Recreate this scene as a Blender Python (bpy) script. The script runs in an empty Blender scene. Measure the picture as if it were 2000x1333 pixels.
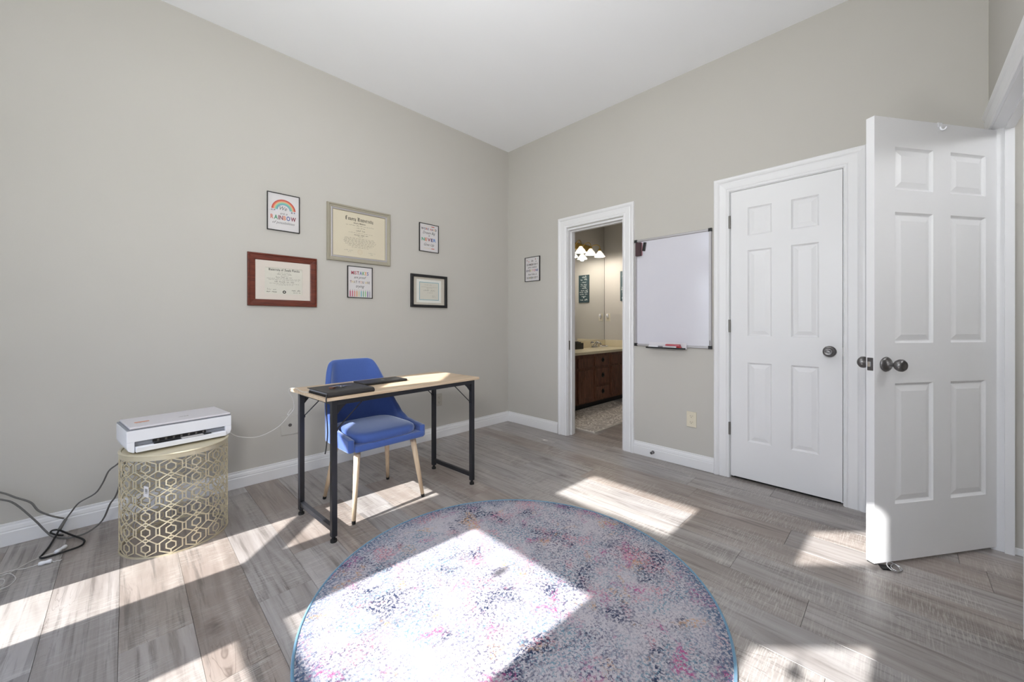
import bpy, bmesh, math, random
from mathutils import Vector, Matrix
from math import sin, cos, pi, radians, hypot, atan2
random.seed(7)
S = bpy.context.scene
COL = S.collection

# ------------------------------------------------------------------ camera
cam_d = bpy.data.cameras.new('camera'); cam = bpy.data.objects.new('camera', cam_d); COL.objects.link(cam)
cam_d.sensor_width = 36.0; cam_d.lens = 754.5 / 2000 * 36.0
cam_d.shift_y = -(632 - 666.5) / 2000 * -1.0
cam_d.clip_start = 0.02; cam_d.clip_end = 300
cam.location = (-3.057, -3.12, 1.10)
cam.rotation_euler = (pi / 2, 0, radians(-45))
S.camera = cam
# ------------------------------------------------------------------ view
S.view_settings.view_transform = 'Standard'; S.view_settings.look = 'None'
S.view_settings.gamma = 1.0; S.view_settings.use_curve_mapping = False
S.view_settings.exposure = 0.0
S.cycles.max_bounces = 14; S.cycles.diffuse_bounces = 9; S.cycles.glossy_bounces = 4
S.cycles.transparent_max_bounces = 12; S.cycles.sample_clamp_indirect = 12
S.cycles.use_denoising = True
# ------------------------------------------------------------------ sky and sun
TAN = 0.687
world = bpy.data.worlds.new('sky'); S.world = world; world.use_nodes = True
wn = world.node_tree.nodes; wl = world.node_tree.links; wn.clear()
wo = wn.new('ShaderNodeOutputWorld'); bg = wn.new('ShaderNodeBackground')
tcw = wn.new('ShaderNodeTexCoord'); sxyz = wn.new('ShaderNodeSeparateXYZ'); cr = wn.new('ShaderNodeValToRGB')
cr.color_ramp.elements[0].position = 0.0; cr.color_ramp.elements[0].color = (0.86, 0.92, 1.0, 1)
cr.color_ramp.elements[1].position = 0.8; cr.color_ramp.elements[1].color = (0.36, 0.55, 0.95, 1)
wl.new(tcw.outputs['Generated'], sxyz.inputs[0]); wl.new(sxyz.outputs['Z'], cr.inputs[0])
bg.inputs['Strength'].default_value = 5.2
wl.new(cr.outputs[0], bg.inputs['Color']); wl.new(bg.outputs[0], wo.inputs[0])
# unseen fill light added to brighten the room, bounced off the ceiling
fl_d = bpy.data.lights.new('bounce_fill', 'AREA'); fl = bpy.data.objects.new('bounce_fill', fl_d); COL.objects.link(fl)
fl_d.shape = 'DISK'; fl_d.size = 0.5; fl_d.energy = 22.0; fl_d.color = (0.96, 0.98, 1.0)
fl.location = (-2.95, -2.6, 0.9); fl.rotation_euler = (pi, 0, 0)
ff_d = bpy.data.lights.new('front_fill', 'AREA'); ff = bpy.data.objects.new('front_fill', ff_d); COL.objects.link(ff)  # second added fill, unseen behind the camera, aimed at the far corner
ff_d.shape = 'DISK'; ff_d.size = 0.45; ff_d.energy = 24.0; ff_d.spread = radians(135); ff_d.color = (1.0, 0.99, 0.98)
ff.location = (-3.45, -3.12, 1.75); ff.rotation_euler = Vector((0.72, 0.70, 0.10)).to_track_quat('-Z', 'Y').to_euler()
sun_d = bpy.data.lights.new('sun', 'SUN'); sun = bpy.data.objects.new('sun', sun_d); COL.objects.link(sun)
sun_d.energy = 15.5; sun_d.angle = radians(0.53); sun_d.color = (1.0, 0.98, 0.955)
sun.rotation_euler = Vector((1, -0.031, -TAN)).to_track_quat('-Z', 'Y').to_euler()

# ------------------------------------------------------------------ materials
def srgb(c):
    def f(v):
        v /= 255.0
        return v / 12.92 if v <= 0.04045 else ((v + 0.055) / 1.055) ** 2.4
    return (f(c[0]), f(c[1]), f(c[2]), 1.0)

class NT:
    def __init__(s, name):
        s.m = bpy.data.materials.new(name); s.m.use_nodes = True
        s.t = s.m.node_tree; s.t.nodes.clear()
        s.out = s.n('ShaderNodeOutputMaterial'); s.b = s.n('ShaderNodeBsdfPrincipled')
        s.l(s.b.outputs[0], s.out.inputs[0])
    def n(s, k, **kw):
        x = s.t.nodes.new(k)
        for a, b in kw.items(): setattr(x, a, b)
        return x
    def l(s, a, b): s.t.links.new(a, b)
    def co(s, scale=(1, 1, 1), which='Object', rnd=0.0):
        tc = s.n('ShaderNodeTexCoord'); mp = s.n('ShaderNodeMapping'); mp.inputs['Scale'].default_value = scale
        src = tc.outputs[which]
        if rnd:
            oi = s.n('ShaderNodeObjectInfo'); vm = s.n('ShaderNodeVectorMath', operation='SCALE')
            cb = s.n('ShaderNodeCombineXYZ')
            m2 = s.n('ShaderNodeMath', operation='MULTIPLY'); m2.inputs[1].default_value = 7.31
            s.l(oi.outputs['Random'], m2.inputs[0])
            s.l(oi.outputs['Random'], cb.inputs[0]); s.l(m2.outputs[0], cb.inputs[1]); s.l(oi.outputs['Random'], cb.inputs[2])
            s.l(cb.outputs[0], vm.inputs[0]); vm.inputs['Scale'].default_value = rnd
            ad = s.n('ShaderNodeVectorMath', operation='ADD'); s.l(src, ad.inputs[0]); s.l(vm.outputs[0], ad.inputs[1])
            src = ad.outputs[0]
        s.l(src, mp.inputs['Vector']); return mp.outputs[0]
    def noise(s, v, scale, detail=4, rough=0.5, dist=0.0):
        x = s.n('ShaderNodeTexNoise'); x.inputs['Scale'].default_value = scale; x.inputs['Detail'].default_value = detail
        x.inputs['Roughness'].default_value = rough; x.inputs['Distortion'].default_value = dist
        s.l(v, x.inputs['Vector']); return x.outputs['Fac']
    def ramp(s, f, stops, interp='LINEAR'):
        r = s.n('ShaderNodeValToRGB'); r.color_ramp.interpolation = interp
        e = r.color_ramp.elements
        while len(e) < len(stops): e.new(0.5)
        for i, (p, c) in enumerate(stops):
            e[i].position = p; e[i].color = c if len(c) == 4 else (*c, 1)
        s.l(f, r.inputs[0]); return r.outputs[0]
    def mix(s, f, a, b, mode='MIX'):
        x = s.n('ShaderNodeMix', data_type='RGBA', blend_type=mode)
        for sock, v in ((x.inputs[0], f), (x.inputs[6], a), (x.inputs[7], b)):
            if isinstance(v, (int, float)): sock.default_value = v
            elif isinstance(v, tuple): sock.default_value = v
            else: s.l(v, sock)
        return x.outputs[2]
    def math(s, op, a, b=0.5):
        x = s.n('ShaderNodeMath', operation=op)
        for sock, v in ((x.inputs[0], a), (x.inputs[1], b)):
            if isinstance(v, (int, float)): sock.default_value = v
            else: s.l(v, sock)
        return x.outputs[0]
    def bump(s, h, strength, dist=0.001):
        b = s.n('ShaderNodeBump'); b.inputs['Strength'].default_value = strength; b.inputs['Distance'].default_value = dist
        s.l(h, b.inputs['Height']); s.l(b.outputs[0], s.b.inputs['Normal'])
    def col(s, c):
        if isinstance(c, tuple): s.b.inputs['Base Color'].default_value = c
        else: s.l(c, s.b.inputs['Base Color'])
    def p(s, **k):
        for a, v in k.items():
            s.b.inputs[a.replace('_', ' ')].default_value = v

MATS = {}
def plain(name, rgb, rough=0.5, metal=0.0, var=0.04, scale=40, bump=0.0, bscale=300, spec=0.5):
    if name in MATS: return MATS[name]
    t = NT(name); c = srgb(rgb); v = t.co()
    n = t.noise(v, scale, 3)
    d = tuple(max(0, x * (1 - var)) for x in c[:3]) + (1,); e = tuple(min(1, x * (1 + var)) for x in c[:3]) + (1,)
    t.col(t.mix(n, d, e)); t.p(Roughness=rough, Metallic=metal)
    t.b.inputs['Specular IOR Level'].default_value = spec
    if bump: t.bump(t.noise(v, bscale, 3), bump, 0.0006)
    MATS[name] = t.m; return t.m

M_wall = plain('wall_paint', (190, 187, 181), 0.75, var=0.015, scale=3, bump=0.25, bscale=180, spec=0.3)
M_ceil = plain('ceiling_paint', (242, 243, 246), 0.9, var=0.01, scale=3, spec=0.2)
M_trim = plain('trim_paint', (228, 228, 230), 0.32, var=0.01, scale=8)
M_door = plain('door_paint', (226, 226, 228), 0.36, var=0.012, scale=8, bump=0.05, bscale=250)
M_nickel = plain('dark_nickel', (118, 116, 116), 0.33, 0.9)
M_hinge = plain('hinge_metal', (120, 118, 114), 0.4, 0.8)
M_chrome = plain('chrome', (215, 215, 218), 0.12, 1.0)
M_blackm = plain('black_metal', (44, 45, 50), 0.35, 0.35)
M_rubber = plain('black_rubber', (22, 22, 23), 0.6)
M_blackp = plain('black_frame_paint', (26, 26, 27), 0.35)
M_alu = plain('aluminium', (186, 183, 186), 0.4, 0.6)
M_paper = plain('print_paper', (206, 203, 204), 0.55, var=0.01)
M_cream = plain('cream_paper', (206, 197, 176), 0.6, var=0.03, scale=6)
M_mat_cream = plain('mat_board', (208, 199, 190), 0.7, var=0.02)
M_cert = plain('certificate_paper', (204, 201, 190), 0.6, var=0.02)
M_ink = plain('ink', (38, 38, 36), 0.6)
M_ink2 = plain('faded_ink', (105, 104, 96), 0.6)
M_plast = plain('white_plastic', (232, 233, 238), 0.3, var=0.01)
M_plast_g = plain('grey_plastic', (140, 143, 150), 0.45)
M_plast_l = plain('lid_plastic', (212, 209, 214), 0.45, var=0.01)
M_black = plain('black_plastic', (24, 24, 26), 0.4)
M_leather = plain('black_leather', (36, 34, 34), 0.42, bump=0.4, bscale=500)
M_ivory = plain('ivory_plate', (214, 206, 186), 0.4)
M_platepaint = plain('painted_plate', (176, 170, 160), 0.6)
M_gold = plain('champagne_gold', (222, 212, 184), 0.36, 0.55, var=0.06)
M_brass = plain('brass', (196, 168, 96), 0.3, 0.9)
M_counter = plain('cultured_marble', (214, 204, 176), 0.3, var=0.06, scale=14)
M_teal = plain('teal_board', (44, 66, 72), 0.6, var=0.15)
M_cordw = plain('white_cord', (208, 205, 202), 0.5)
M_cordg = plain('grey_cord', (104, 103, 101), 0.5)
M_lawn = plain('lawn', (120, 128, 92), 0.9, var=0.3, scale=2)
M_asph = plain('subfloor', (60, 56, 52), 0.9)

def wood(name, ca, cb, cc, sc=(3, 40, 3), rough=0.45, rnd=0, bump=0.05):
    t = NT(name); v = t.co(sc, rnd=rnd)
    n = t.noise(v, 1.0, 6, 0.6, 1.2)
    c = t.ramp(n, [(0.3, srgb(ca)), (0.5, srgb(cb)), (0.72, srgb(cc))]); t.col(c); t.p(Roughness=rough)
    t.bump(n, bump, 0.001); MATS[name] = t.m; return t.m
M_desk = wood('desk_oak', (176, 152, 126), (198, 176, 150), (212, 192, 168), (2.0, 45, 30))
M_beech = wood('beech_leg', (196, 170, 140), (214, 190, 160), (226, 205, 178), (60, 60, 4))
M_mahog = wood('mahogany', (72, 30, 22), (98, 44, 30), (118, 56, 40), (6, 60, 60), 0.35)
M_walnut = wood('vanity_wood', (66, 40, 29), (98, 62, 45), (126, 84, 62), (40, 40, 5), 0.45)
M_pewter = plain('pewter_frame', (168, 162, 146), 0.38, 0.25, var=0.05, scale=12)

def mat_floor():
    t = NT('vinyl_plank'); oi = t.n('ShaderNodeObjectInfo'); R = oi.outputs['Random']
    v = t.co((1, 1, 1), rnd=13.0)
    vs = t.co((9, 0.9, 9), rnd=13.0); vf = t.co((52, 1.9, 40), rnd=13.0); vx = t.co((13, 230, 13), rnd=13.0)
    broad = t.noise(vs, 1.0, 5, 0.6, 1.6)
    fine = t.noise(vf, 1.0, 5, 0.65, 0.4)
    cross = t.noise(vx, 1.0, 4, 0.7, 0.2)
    crossmask = t.ramp(t.noise(v, 3.2, 2), [(0.40, (0, 0, 0)), (0.58, (1, 1, 1))])
    base = t.ramp(broad, [(0.25, srgb((128, 121, 117))), (0.45, srgb((153, 147, 143))), (0.6, srgb((167, 162, 159))), (0.8, srgb((182, 179, 177)))])
    tone = t.ramp(R, [(0.0, srgb((232, 221, 214))), (0.35, srgb((243, 237, 233))), (0.6, srgb((244, 245, 248))), (1.0, srgb((255, 253, 252)))])
    c = t.mix(1.0, base, tone, 'MULTIPLY')
    c = t.mix(t.ramp(fine, [(0.33, (0.65, 0.65, 0.65)), (0.48, (0, 0, 0))]), c, srgb((92, 86, 82)))
    cm = t.math('MULTIPLY', t.ramp(cross, [(0.48, (0, 0, 0)), (0.62, (0.5, 0.5, 0.5))]), crossmask)
    c = t.mix(cm, c, srgb((196, 192, 186)))
    # cracks and knots
    vc = t.co((3.2, 0.55, 3.2), rnd=13.0)
    crack = t.noise(vc, 2.0, 3, 0.5, 2.5)
    band = t.math('ABSOLUTE', t.math('SUBTRACT', crack, 0.5))
    cmask = t.ramp(t.noise(v, 2.1, 1), [(0.56, (0, 0, 0)), (0.64, (1, 1, 1))])
    ck = t.math('MULTIPLY', t.ramp(band, [(0.0, (0.6, 0.6, 0.6)), (0.006, (0, 0, 0))]), cmask)
    c = t.mix(ck, c, srgb((76, 64, 58)))
    vk = t.co((3.4, 1.7, 3.4), rnd=13.0)
    vo = t.n('ShaderNodeTexVoronoi'); vo.inputs['Scale'].default_value = 1.0; t.l(vk, vo.inputs['Vector'])
    wob = t.math('ADD', vo.outputs['Distance'], t.math('MULTIPLY', t.noise(v, 40, 3), 0.12))
    kn = t.ramp(wob, [(0.06, (0.85, 0.85, 0.85)), (0.13, (0.35, 0.35, 0.35)), (0.2, (0, 0, 0))])
    c = t.mix(kn, c, srgb((72, 58, 52)))
    t.col(c)
    t.l(t.ramp(fine, [(0.2, (0.36, 0.36, 0.36)), (0.8, (0.27, 0.27, 0.27))]), t.b.inputs['Roughness'])
    h = t.math('ADD', t.math('MULTIPLY', fine, 0.6), t.math('MULTIPLY', cm, 0.8))
    t.bump(h, 0.22, 0.0012)
    t.b.inputs['Specular IOR Level'].default_value = 0.5
    return t.m
M_floor = mat_floor()

def mat_rug():
    t = NT('rug_pile'); v = t.co((1, 1, 1))
    n0 = t.noise(v, 90, 3, 0.7)
    base = t.mix(n0, srgb((186, 180, 187)), srgb((208, 203, 208)))
    vv = t.co((1.0, 0.8, 1))
    sp = t.noise(vv, 120, 3, 0.75)            # speckle
    def layer(c, colr, mscale, lo, hi, s_lo, s_hi, seed, amt=1.0, spk=None):
        mp = t.n('ShaderNodeMapping'); mp.inputs['Location'].default_value = (seed, seed * 1.7, 0); t.l(v, mp.inputs['Vector'])
        m = t.ramp(t.noise(mp.outputs[0], mscale, 3, 0.6, 0.6), [(lo, (0, 0, 0)), (hi, (1, 1, 1))])
        s2 = t.ramp(t.noise(mp.outputs[0], spk or 110, 3, 0.7), [(s_lo, (0, 0, 0)), (s_hi, (amt, amt, amt))])
        return t.mix(t.math('MULTIPLY', m, s2), c, srgb(colr))
    c = layer(base, (132, 134, 156), 9, 0.36, 0.58, 0.52, 0.55, 1.1, 0.65, 105)
    c = layer(c, (116, 150, 168), 6, 0.40, 0.6, 0.53, 0.56, 7.3, 0.9, 90)
    c = layer(c, (98, 96, 120), 3, 0.36, 0.60, 0.545, 0.57, 3.3, 0.95, 100)
    c = layer(c, (46, 58, 88), 5.0, 0.52, 0.64, 0.50, 0.53, 12.7, 0.95, 80)
    c = layer(c, (178, 84, 138), 6, 0.57, 0.68, 0.50, 0.53, 21.9, 0.9, 85)
    c = layer(c, (208, 140, 150), 7, 0.54, 0.66, 0.50, 0.54, 31.2, 0.7, 95)
    c = layer(c, (206, 160, 110), 7, 0.60, 0.69, 0.50, 0.53, 41.4, 0.8, 85)
    # navy/teal border zone near the edge
    ln = t.n('ShaderNodeVectorMath', operation='LENGTH'); t.l(v, ln.inputs[0])
    rr = t.math('ADD', ln.outputs['Value'], t.math('MULTIPLY', t.noise(v, 9, 3), 0.16))
    em = t.ramp(rr, [(0.78, (0, 0, 0)), (0.87, (1, 1, 1))])
    es = t.ramp(t.noise(v, 90, 3, 0.7), [(0.48, (0, 0, 0)), (0.52, (0.85, 0.85, 0.85))])
    c = t.mix(t.math('MULTIPLY', em, es), c, srgb((70, 96, 128)))
    t.col(c); t.p(Roughness=0.95)
    t.b.inputs['Specular IOR Level'].default_value = 0.1
    t.bump(t.noise(v, 260, 3, 0.8), 0.9, 0.004)
    return t.m
M_rug = mat_rug()
def mat_fabric(name, rgb, dark):
    t = NT(name); v = t.co()
    n = t.noise(v, 420, 3, 0.7); n2 = t.noise(v, 60, 3)
    c = t.mix(n, srgb(dark), srgb(rgb)); c = t.mix(t.math('MULTIPLY', n2, 0.35), c, srgb(rgb)); t.col(c); t.p(Roughness=0.9)
    t.b.inputs['Specular IOR Level'].default_value = 0.15
    t.b.inputs['Sheen Weight'].default_value = 0.9; t.b.inputs['Sheen Tint'].default_value = (0.7, 0.8, 1, 1); t.b.inputs['Sheen Roughness'].default_value = 0.4
    t.bump(n, 0.5, 0.001); return t.m
M_blue = mat_fabric('blue_fabric', (80, 105, 170), (58, 80, 142))
M_bind = mat_fabric('rug_binding', (112, 150, 172), (84, 122, 148))
def mat_bathmat():
    t = NT('bath_mat_pile'); v = t.co(); n = t.noise(v, 5, 2, 0.5, 3.5)
    band = t.math('ABSOLUTE', t.math('SUBTRACT', n, 0.5))
    t.col(t.ramp(band, [(0.0, srgb((228, 222, 214))), (0.03, srgb((222, 216, 208))), (0.06, srgb((176, 168, 160)))])); t.p(Roughness=0.95)
    t.bump(t.noise(v, 200, 2), 0.6, 0.003); return t.m
M_bmat = mat_bathmat()
def mat_glass():
    t = NT('window_glass'); t.t.nodes.remove(t.b)
    tr = t.n('ShaderNodeBsdfTransparent'); gl = t.n('ShaderNodeBsdfGlossy'); gl.inputs['Roughness'].default_value = 0.02
    lw = t.n('ShaderNodeLayerWeight'); lw.inputs['Blend'].default_value = 0.5
    fr = t.math('ADD', t.math('MULTIPLY', t.math('POWER', lw.outputs['Facing'], 4.0), 0.6), 0.03)
    n = t.noise(t.co(), 2.0, 1)
    tr_c = t.mix(n, (0.96, 0.97, 0.97, 1), (0.98, 0.98, 0.98, 1)); t.l(tr_c, tr.inputs[0])
    mx = t.n('ShaderNodeMixShader'); t.l(fr, mx.inputs[0]); t.l(tr.outputs[0], mx.inputs[1]); t.l(gl.outputs[0], mx.inputs[2])
    t.l(mx.outputs[0], t.out.inputs[0]); return t.m
M_glass = mat_glass()
def mat_mirror():
    t = NT('mirror_silver'); n = t.noise(t.co(), 4, 1); t.col(t.mix(n, (0.86, 0.87, 0.86, 1), (0.88, 0.89, 0.88, 1))); t.p(Roughness=0.0, Metallic=1.0); return t.m
M_mirror = mat_mirror()
def mat_lampglass():
    t = NT('lit_frosted_glass'); t.col(srgb((240, 238, 232))); t.p(Roughness=0.4)
    n = t.noise(t.co(), 30, 2); e = t.mix(n, (1, 0.93, 0.82, 1), (1, 0.97, 0.9, 1)); t.l(e, t.b.inputs['Emission Color'])
    t.b.inputs['Emission Strength'].default_value = 1.1; return t.m
M_lamp = mat_lampglass()
def mat_board():
    t = NT('whiteboard_surface'); n = t.noise(t.co(), 5, 2); t.col(t.mix(n, srgb((206, 205, 214)), srgb((210, 209, 217)))); t.p(Roughness=0.12); return t.m
M_board = mat_board()

# ------------------------------------------------------------------ mesh helpers
STUFF = {'lettering', 'fine_print', 'signatures', 'barcode', 'feed_rollers', 'cloud', 'pencil_tips', 'slots', 'lattice', 'seal'}
class MB:
    def __init__(s): s.bm = bmesh.new()
    def box(s, x0, x1, y0, y1, z0, z1, mat=None):
        vs = [s.bm.verts.new(p) for p in ((x0,y0,z0),(x1,y0,z0),(x1,y1,z0),(x0,y1,z0),(x0,y0,z1),(x1,y0,z1),(x1,y1,z1),(x0,y1,z1))]
        for f in ((0,3,2,1),(4,5,6,7),(0,1,5,4),(1,2,6,5),(2,3,7,6),(3,0,4,7)): s.bm.faces.new([vs[i] for i in f])
        if mat is not None:
            for v in vs: v.co = mat @ v.co
        return s
    def hull(s, pts8):
        vs = [s.bm.verts.new(p) for p in pts8]
        for f in ((0,3,2,1),(4,5,6,7),(0,1,5,4),(1,2,6,5),(2,3,7,6),(3,0,4,7)): s.bm.faces.new([vs[i] for i in f])
        return s
    def bar(s, a, b, w, t, up=(0, 0, 1)):
        a = Vector(a); b = Vector(b); d = (b - a).normalized(); u = Vector(up)
        sd = d.cross(u)
        if sd.length < 1e-5: sd = d.cross(Vector((1, 0, 0)))
        sd.normalize(); n = sd.cross(d).normalized(); sd *= w / 2; n *= t / 2
        return s.hull([a - sd - n, a + sd - n, b + sd - n, b - sd - n, a - sd + n, a + sd + n, b + sd + n, b - sd + n])
    def cyl(s, a, b, r0, r1=None, n=16, cap=True):
        r1 = r0 if r1 is None else r1
        a = Vector(a); b = Vector(b); q = (b - a).to_track_quat('Z', 'Y')
        ra = [s.bm.verts.new(a + q @ Vector((r0*cos(2*pi*i/n), r0*sin(2*pi*i/n), 0))) for i in range(n)]
        rb = [s.bm.verts.new(b + q @ Vector((r1*cos(2*pi*i/n), r1*sin(2*pi*i/n), 0))) for i in range(n)]
        for i in range(n): s.bm.faces.new((ra[i], ra[(i+1)%n], rb[(i+1)%n], rb[i]))
        if cap: s.bm.faces.new(ra[::-1]); s.bm.faces.new(rb)
        return s
    def lathe(s, a, d, prof, n=20):
        a = Vector(a); q = Vector(d).to_track_quat('Z', 'Y'); rings = []
        for r, h in prof:
            if r < 1e-6: rings.append([s.bm.verts.new(a + q @ Vector((0, 0, h)))])
            else: rings.append([s.bm.verts.new(a + q @ Vector((r*cos(2*pi*i/n), r*sin(2*pi*i/n), h))) for i in range(n)])
        for A, B in zip(rings, rings[1:]):
            for i in range(n):
                j = (i+1) % n
                f = [A[i] if len(A) > 1 else A[0]]
                if len(A) > 1: f.append(A[j])
                if len(B) > 1: f += [B[j], B[i]]
                else: f.append(B[0])
                if len(f) > 2: s.bm.faces.new(f)
        return s
    def tube(s, pts, r, n=8, closed=False, smooth=4):
        P = [Vector(p) for p in pts]
        if smooth > 1:
            Q = []; N = len(P); rng = range(N if closed else N - 1)
            for i in rng:
                p0 = P[(i-1) % N] if closed or i > 0 else P[i]; p1 = P[i]; p2 = P[(i+1) % N]
                p3 = P[(i+2) % N] if closed or i + 2 < N else P[(i+1) % N]
                for k in range(smooth):
                    u = k / smooth
                    Q.append(0.5 * ((2*p1) + (p2-p0)*u + (2*p0-5*p1+4*p2-p3)*u*u + (3*p1-p0-3*p2+p3)*u**3))
            if not closed: Q.append(P[-1])
            P = Q
        rings = []; N = len(P); up = Vector((0, 0, 1))
        for i, p in enumerate(P):
            a = P[(i-1) % N] if closed or i > 0 else p; b = P[(i+1) % N] if closed or i < N-1 else p
            d = (b - a).normalized()
            sd = d.cross(up)
            if sd.length < 0.05: sd = d.cross(Vector((1, 0.3, 0)))
            sd.normalize(); up2 = sd.cross(d).normalized(); up = up2
            rr = r(i / max(1, N-1)) if callable(r) else r
            rings.append([s.bm.verts.new(p + sd*rr*cos(2*pi*k/n) + up2*rr*sin(2*pi*k/n)) for k in range(n)])
        for i in range(N if closed else N-1):
            A = rings[i]; B = rings[(i+1) % N]
            for k in range(n): s.bm.faces.new((A[k], A[(k+1)%n], B[(k+1)%n], B[k]))
        if not closed: s.bm.faces.new(rings[0][::-1]); s.bm.faces.new(rings[-1])
        return s
    def poly(s, pts, v0, v1, axis='y'):
        """closed 2D outline (u,v) extruded along an axis"""
        f = {'y': lambda u, v, w: (u, w, v), 'z': lambda u, v, w: (u, v, w), 'x': lambda u, v, w: (w, u, v)}[axis]
        A = [s.bm.verts.new(f(u, v, v0)) for u, v in pts]; B = [s.bm.verts.new(f(u, v, v1)) for u, v in pts]
        n = len(pts)
        for i in range(n): s.bm.faces.new((A[i], A[(i+1)%n], B[(i+1)%n], B[i]))
        s.bm.faces.new(A[::-1]); s.bm.faces.new(B); return s
    def face(s, pts): s.bm.faces.new([s.bm.verts.new(p) for p in pts]); return s
    def xf(s, m): bmesh.ops.transform(s.bm, matrix=m, verts=s.bm.verts); return s
    def build(s, name, mat, parent=None, bevel=0, seg=2, smooth=False, sub=0, solid=0, loc=None, fix=True, angle=40):
        if fix: bmesh.ops.recalc_face_normals(s.bm, faces=s.bm.faces)
        me = bpy.data.meshes.new(name); s.bm.to_mesh(me); s.bm.free(); me.materials.append(mat)
        if smooth: me.polygons.foreach_set('use_smooth', [True] * len(me.polygons))
        o = bpy.data.objects.new(name, me); COL.objects.link(o)
        if name in STUFF: o['kind'] = 'stuff'
        if parent is not None: o.parent = parent
        if loc is not None: o.location = loc
        if solid:
            m = o.modifiers.new('solid', 'SOLIDIFY'); m.thickness = solid; m.offset = 0
        if bevel:
            m = o.modifiers.new('bevel', 'BEVEL'); m.width = bevel; m.segments = seg; m.limit_method = 'ANGLE'; m.angle_limit = radians(angle)
            m.harden_normals = False
        if sub:
            m = o.modifiers.new('sub', 'SUBSURF'); m.levels = sub; m.render_levels = sub
        return o

def tag(o, label=None, cat=None, group=None, kind=None):
    if label: o['label'] = label
    if cat: o['category'] = cat
    if group: o['group'] = group
    if kind: o['kind'] = kind
    return o
def thing(name, label, cat, loc=(0,0,0), rz=0, group=None, kind=None):
    o = bpy.data.objects.new(name, None); o.empty_display_size = 0.05; COL.objects.link(o)
    o.location = loc; o.rotation_euler = (0, 0, rz)
    return tag(o, label, cat, group, kind)
def on_wall(name, label, cat, wall, u, z, group=None, kind=None, out=0.001):
    """local x = right as one faces the wall, -y = out of the wall"""
    if wall == 'A': loc, rz = (u, -out, z), 0
    elif wall == 'B': loc, rz = (-out, u, z), -pi/2
    elif wall == 'bath_side': loc, rz = (2.33 - out, u, z), -pi/2
    elif wall == 'bath_mirror': loc, rz = (u, 0.19 - out, z), 0
    return thing(name, label, cat, loc, rz, group, kind)

# ------------------------------------------------------------------ lettering
_txt = {}
def text_mesh(body, size, shear=0.0, bold=0.0, space=1.0):
    cu = bpy.data.curves.new('t', 'FONT'); cu.body = body; cu.size = size; cu.shear = shear; cu.offset = bold
    cu.space_character = space; cu.align_x = 'CENTER'; cu.resolution_u = 3
    ob = bpy.data.objects.new('t', cu); COL.objects.link(ob)
    dg = bpy.context.evaluated_depsgraph_get(); dg.update()
    me = bpy.data.meshes.new_from_object(ob.evaluated_get(dg))
    vs = [tuple(v.co) for v in me.vertices]; fs = [tuple(p.vertices) for p in me.polygons]
    bpy.data.objects.remove(ob); bpy.data.curves.remove(cu); bpy.data.meshes.remove(me)
    return vs, fs
def put_text(mb, body, size, u, v, depth, shear=0.0, bold=0.0, width=None, space=1.0):
    vs, fs = text_mesh(body, size, shear, bold, space)
    if not vs: return
    xs = [p[0] for p in vs]; k = 1.0; c = (max(xs) + min(xs)) / 2
    if width: k = width / (max(xs) - min(xs))
    bv = [mb.bm.verts.new((u + (p[0] - c) * k, depth, v + p[1])) for p in vs]
    for f in fs:
        try: mb.bm.faces.new([bv[i] for i in f])
        except ValueError: pass
def colour_text(body, cols, size, u, v, depth, parent, width, shear=0.0, bold=0.0):
    """each letter its own ink colour, laid out in one line of a given width"""
    # letter widths
    adv = []
    for ch in body:
        if ch == ' ': adv.append((None, size * 0.35)); continue
        vs, fs = text_mesh(ch, size, shear, bold); xs = [p[0] for p in vs]
        adv.append(((vs, fs, min(xs)), max(xs) - min(xs) + size * 0.1))
    tot = sum(a for _, a in adv); k = width / tot; x = u - width / 2; groups = {}
    for i, (g, a) in enumerate(adv):
        if g:
            mb = groups.setdefault(cols[i % len(cols)], MB())
            bv = [mb.bm.verts.new((x + (p[0] - g[2]) * k, depth, v + p[1])) for p in g[0]]
            for f in g[1]:
                try: mb.bm.faces.new([bv[j] for j in f])
                except ValueError: pass
        x += a * k
    for c, mb in groups.items():
        mb.build('lettering', plain('ink_%d_%d_%d' % c, c, 0.6), parent, fix=False)
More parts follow.
